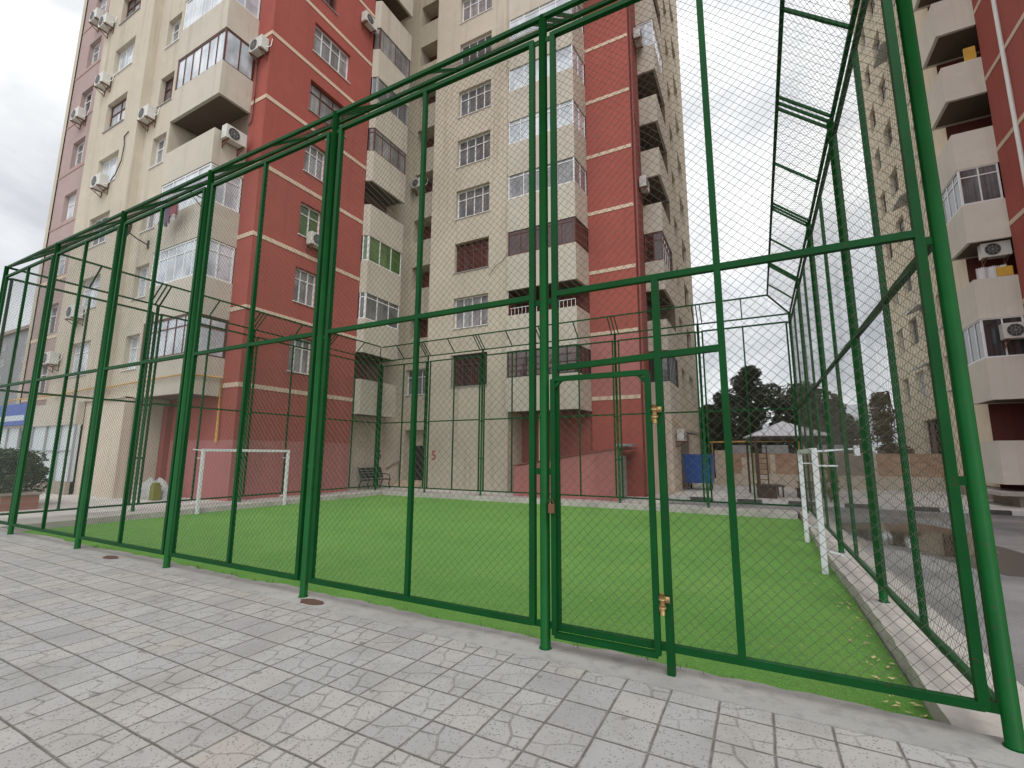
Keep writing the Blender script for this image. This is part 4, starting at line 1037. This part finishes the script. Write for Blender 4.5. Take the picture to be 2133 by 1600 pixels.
# blue bin
bb = thing('waste_container', 'blue metal waste container by the main block corner', 'container', (-2.6, 25.2, -.05))
m = MB(); m.hexa([(-3.3,24.9,.28),(-2.1,24.9,.28),(-2.1,26.2,.28),(-3.3,26.2,.28),(-3.38,24.8,1.62),(-2.02,24.8,1.62),(-2.02,26.3,1.62),(-3.38,26.3,1.62)]); obj('body', m, M['blue'], bb, False, .02)
m = MB(); m.box(-3.42, -1.98, 24.76, 26.34, 1.625, 1.70); obj('lid', m, M['blue'], bb, False, .02)
m = MB()
for x_ in (-3.0, -2.7, -2.4): m.box(x_-.03, x_+.03, 24.80, 24.84, .3, 1.6)
obj('rib', m, M['blue'], bb)
for x_ in (-3.2, -2.2):
    for y_ in (25.0, 26.1):
        m = MB(); m.tube((x_-.04, y_, .06), (x_+.04, y_, .06), .11, 12); m.beam((x_, y_, .1), (x_, y_, .29), .05); obj('wheel', m, M['black'], bb, True)
# gazebo
gz = thing('gazebo', 'small gazebo with a pale ribbed metal roof and dark posts', 'gazebo', (1.05, 23.2, -.05))
gx, gy, gh, pk = 1.0, 23.2, 1.42, 3.10; ez = 2.46; ga = R(8)
def gp_(x_, y_, z): return (gx+x_*math.cos(ga)-y_*math.sin(ga), gy+x_*math.sin(ga)+y_*math.cos(ga), z)
m = MB(); cs = [(-gh,-gh),(gh,-gh),(gh,gh),(-gh,gh)]
for a, b in zip(cs, cs[1:]+cs[:1]):
    m.poly([gp_(*a, ez), gp_(*b, ez), gp_(0, 0, pk)]); m.poly([gp_(*a, ez-.03), gp_(*b, ez-.03), gp_(0, 0, pk-.03)]); m.quad(gp_(*a, ez-.03), gp_(*b, ez-.03), gp_(*b, ez), gp_(*a, ez))
    for i in range(1, 12):
        t_ = i/12; bx, by = a[0]+(b[0]-a[0])*t_, a[1]+(b[1]-a[1])*t_; lim = 1-abs(2*t_-1)
        if lim > .05: m.beam(gp_(bx, by, ez+.012), gp_(bx+(0-(a[0]+b[0])/2)*lim, by+(0-(a[1]+b[1])/2)*lim, ez+(pk-ez)*lim+.012), .035, .03)
obj('roof', m, M['roofmetal'], gz)
m = MB(); q = 1.28
for a, b in zip(cs, cs[1:]+cs[:1]):
    m.beam(gp_(a[0]*q/gh, a[1]*q/gh, ez-.10), gp_(b[0]*q/gh, b[1]*q/gh, ez-.10), .09, .12)
obj('eave_beam', m, M['wood_dark'], gz)
for a in cs:
    m = MB(); m.beam(gp_(a[0]*q/gh, a[1]*q/gh, -.1), gp_(a[0]*q/gh, a[1]*q/gh, ez-.165), .09); obj('post', m, M['wood_dark'], gz)
def gbench(label, x0_, x1_, y0_, y1_, h, back):
    t = thing('bench', label, 'bench', gp_((x0_+x1_)/2, (y0_+y1_)/2, -.05))
    m = MB(); m.hexa([gp_(x0_,y0_,h), gp_(x1_,y0_,h), gp_(x1_,y1_,h), gp_(x0_,y1_,h), gp_(x0_,y0_,h+.05), gp_(x1_,y0_,h+.05), gp_(x1_,y1_,h+.05), gp_(x0_,y1_,h+.05)]); obj('seat', m, M['wood_dark'], t)
    for x_ in (x0_+.08, x1_-.08):
        m = MB(); m.beam(gp_(x_, y0_+.05, -.05), gp_(x_, y0_+.05, h), .06); m.beam(gp_(x_, y1_-.05, -.05), gp_(x_, y1_-.05, h), .06); obj('leg', m, M['wood_dark'], t)
    if back:
        m = MB()
        for i in range(9):
            x_ = x0_+.05+(x1_-x0_-.1)*i/8; m.beam(gp_(x_, y0_, .0), gp_(x_, y0_, h+.28), .03)
        m.beam(gp_(x0_, y0_, h+.29), gp_(x1_, y0_, h+.29), .05); obj('backrest', m, M['wood_dark'], t)
gbench('dark wooden table bench at the left side inside the gazebo', -1.2, -.25, -.9, .3, .38, False)
gbench('slatted dark bench at the right side inside the gazebo', .15, 1.2, -1.0, -.6, .30, True)
# dark box bench by ladder, and the climbing ladder
m = MB(); m.box(-.15, .55, 21.5, 22.0, -.05, .42); m.box(-.18, .58, 21.47, 22.03, .421, .46)
tag(obj('wooden_chest', m, M['wood_dark'], None), 'low dark wooden chest at the foot of the ladder', 'chest')
lad = thing('climbing_ladder', 'tall dark metal climbing ladder beside the gazebo', 'ladder', (.1, 22.6, -.05))
for x_ in (-.02, .30):
    m = MB(); m.beam((x_, 22.3, -.05), (x_, 22.5, 2.2), .045); obj('rail', m, M['wood_dark'], lad)
for i in range(9):
    m = MB(); z = .2+i*.22; m.beam((0, 22.3+.2*z/2.2, z), (.28, 22.3+.2*z/2.2, z), .03); obj('rung', m, M['wood_dark'], lad)
# boundary wall
bw = thing('boundary_wall', 'rough brick boundary wall with a cream base beyond the gazebo', 'wall', (2.5, 30.5, -.05))
m = MB(); m.box(-2.3, 8.5, 30.4, 30.75, .62, 1.78); obj('brickwork', m, M['brick'], bw)
m = MB(); m.box(-2.3, 8.5, 30.33, 30.8, -.1, .62); m.box(-.9, -.35, 30.36, 30.79, .621, 1.55); m.box(-2.32, -1.75, 30.32, 30.81, .621, 1.95); m.box(1.9, 2.3, 30.32, 30.81, .621, 2.2); m.box(.55, .8, 30.36, 30.79, .621, 1.7); m.box(3.1, 3.3, 30.37, 30.79, .621, 1.85); m.box(6.4, 6.75, 30.36, 30.79, .621, 1.7); m.box(4.9, 5.4, 30.34, 30.81, .621, 1.9); obj('base', m, M['beige_low'], bw)
m = MB(); m.box(3.301, 4.9, 30.34, 30.8, .621, 1.70); obj('concrete_block', m, M['slab'], bw)
m = MB()
for x0_ in (-1.7, .2, 2.9): m.box(x0_, x0_+1.3, 30.5, 30.55, 1.78, 2.25)
obj('sheet', m, M['grey_frame'], bw)
m = MB(); m.path([(-2.6, 29.9, 2.42), (1.75, 29.9, 2.48), (2.0, 29.9, 2.48), (2.0, 29.9, -.05)], .045, 8); m.path([(-2.4, 29.9, 2.42), (-2.4, 29.9, -.05)], .035, 8)
tag(obj('gas_pipe', m, M['gas'], None, True), 'yellow gas pipe raised on supports in front of the brick wall', 'pipe')
# rusty drain plates set in the near strip
r = random.Random(5)
for x_, y_, lb in ((-4.42, 3.70, 'rusty plate in the concrete strip right of a fence post'), (-8.95, 3.70, 'rusty plate in the strip further left along the near fence')):
    m = MB(); N = 14; top = [(x_+.16*math.cos(6.283*i/N)*(1+r.uniform(-.15,.15)), y_+.075*math.sin(6.283*i/N)*(1+r.uniform(-.15,.15)), .014) for i in range(N)]
    m.poly(top)
    for i in range(N): a, b = top[i], top[(i+1) % N]; m.quad(a, b, (b[0], b[1], -.01), (a[0], a[1], -.01))
    tag(obj('rusty_plate', m, M['plate'], None), lb, 'metal plate')

# loose cables on the facades
def cable(label, pts, r_=.012):
    m = MB(); m.path(pts, r_, 5); tag(obj('cable', m, M['black_iron'], None, True), label, 'cable')
cable('looping hose on the beige wall beside an air conditioner', [(-25.1, 8.5, 13.75), (-24.6, 8.47, 13.9), (-24.25, 8.49, 14.5), (-24.2, 8.5, 15.2), (-24.35, 8.51, 15.7), (-24.0, 8.51, 15.85)], .02)
cable('thin cable sagging from the balcony stack to the stair opening', [(-16.5, 18.2, LV(5)+1.0), (-16.2, 18.9, LV(5)+.72), (-15.9, 19.6, LV(5)+.6), (-15.5, 20.15, LV(5)+.62)])
cable('cable hanging down the dark red corner of the far strip', [(-4.22, 20.5, 18.0), (-4.2, 20.9, 16.6), (-4.21, 21.5, 15.4), (-4.23, 21.7, 14.9)])
cable('drain hose running down the red corner below the top air conditioner', [(-17.4, 10.05, 17.9), (-17.42, 10.08, 16.2), (-17.5, 10.1, 15.1), (-17.7, 10.1, 14.95)], .018)
cable('cable crossing the central facade between two brown windows', [(-11.2, 18.66, LV(2.1)), (-10.8, 18.65, LV(2.25)), (-10.4, 18.62, LV(2.3)), (-10.12, 18.6, LV(2.42))])
# weeds in the cracks
r = random.Random(44); m = MB()
for i in range(70):
    k = r.random()
    if k < .45: x_, y_, z_ = r.uniform(-12, 1.0), 4.02+r.uniform(-.02, .03), TZ+.15
    elif k < .75: x_, y_, z_ = 1.58+r.uniform(-.03, .03), r.uniform(1.5, 9), -.12
    else: x_, y_, z_ = r.uniform(-9, -4.5), 17.5+r.uniform(-.05, .1), -.085
    for _ in range(9):
        a = r.uniform(0, 6.28); h = r.uniform(.03, .09); o = Vector((math.cos(a), math.sin(a), 0))*h*.6; w_ = Vector((-math.sin(a), math.cos(a), 0))*.005
        p = Vector((x_+r.uniform(-.03, .03), y_+r.uniform(-.03, .03), z_)); m.quad(p-w_, p+w_, p+o+w_*.3+Vector((0,0,h)), p+o-w_*.3+Vector((0,0,h)))
stuff('weeds', m, M['leaf_olive'])
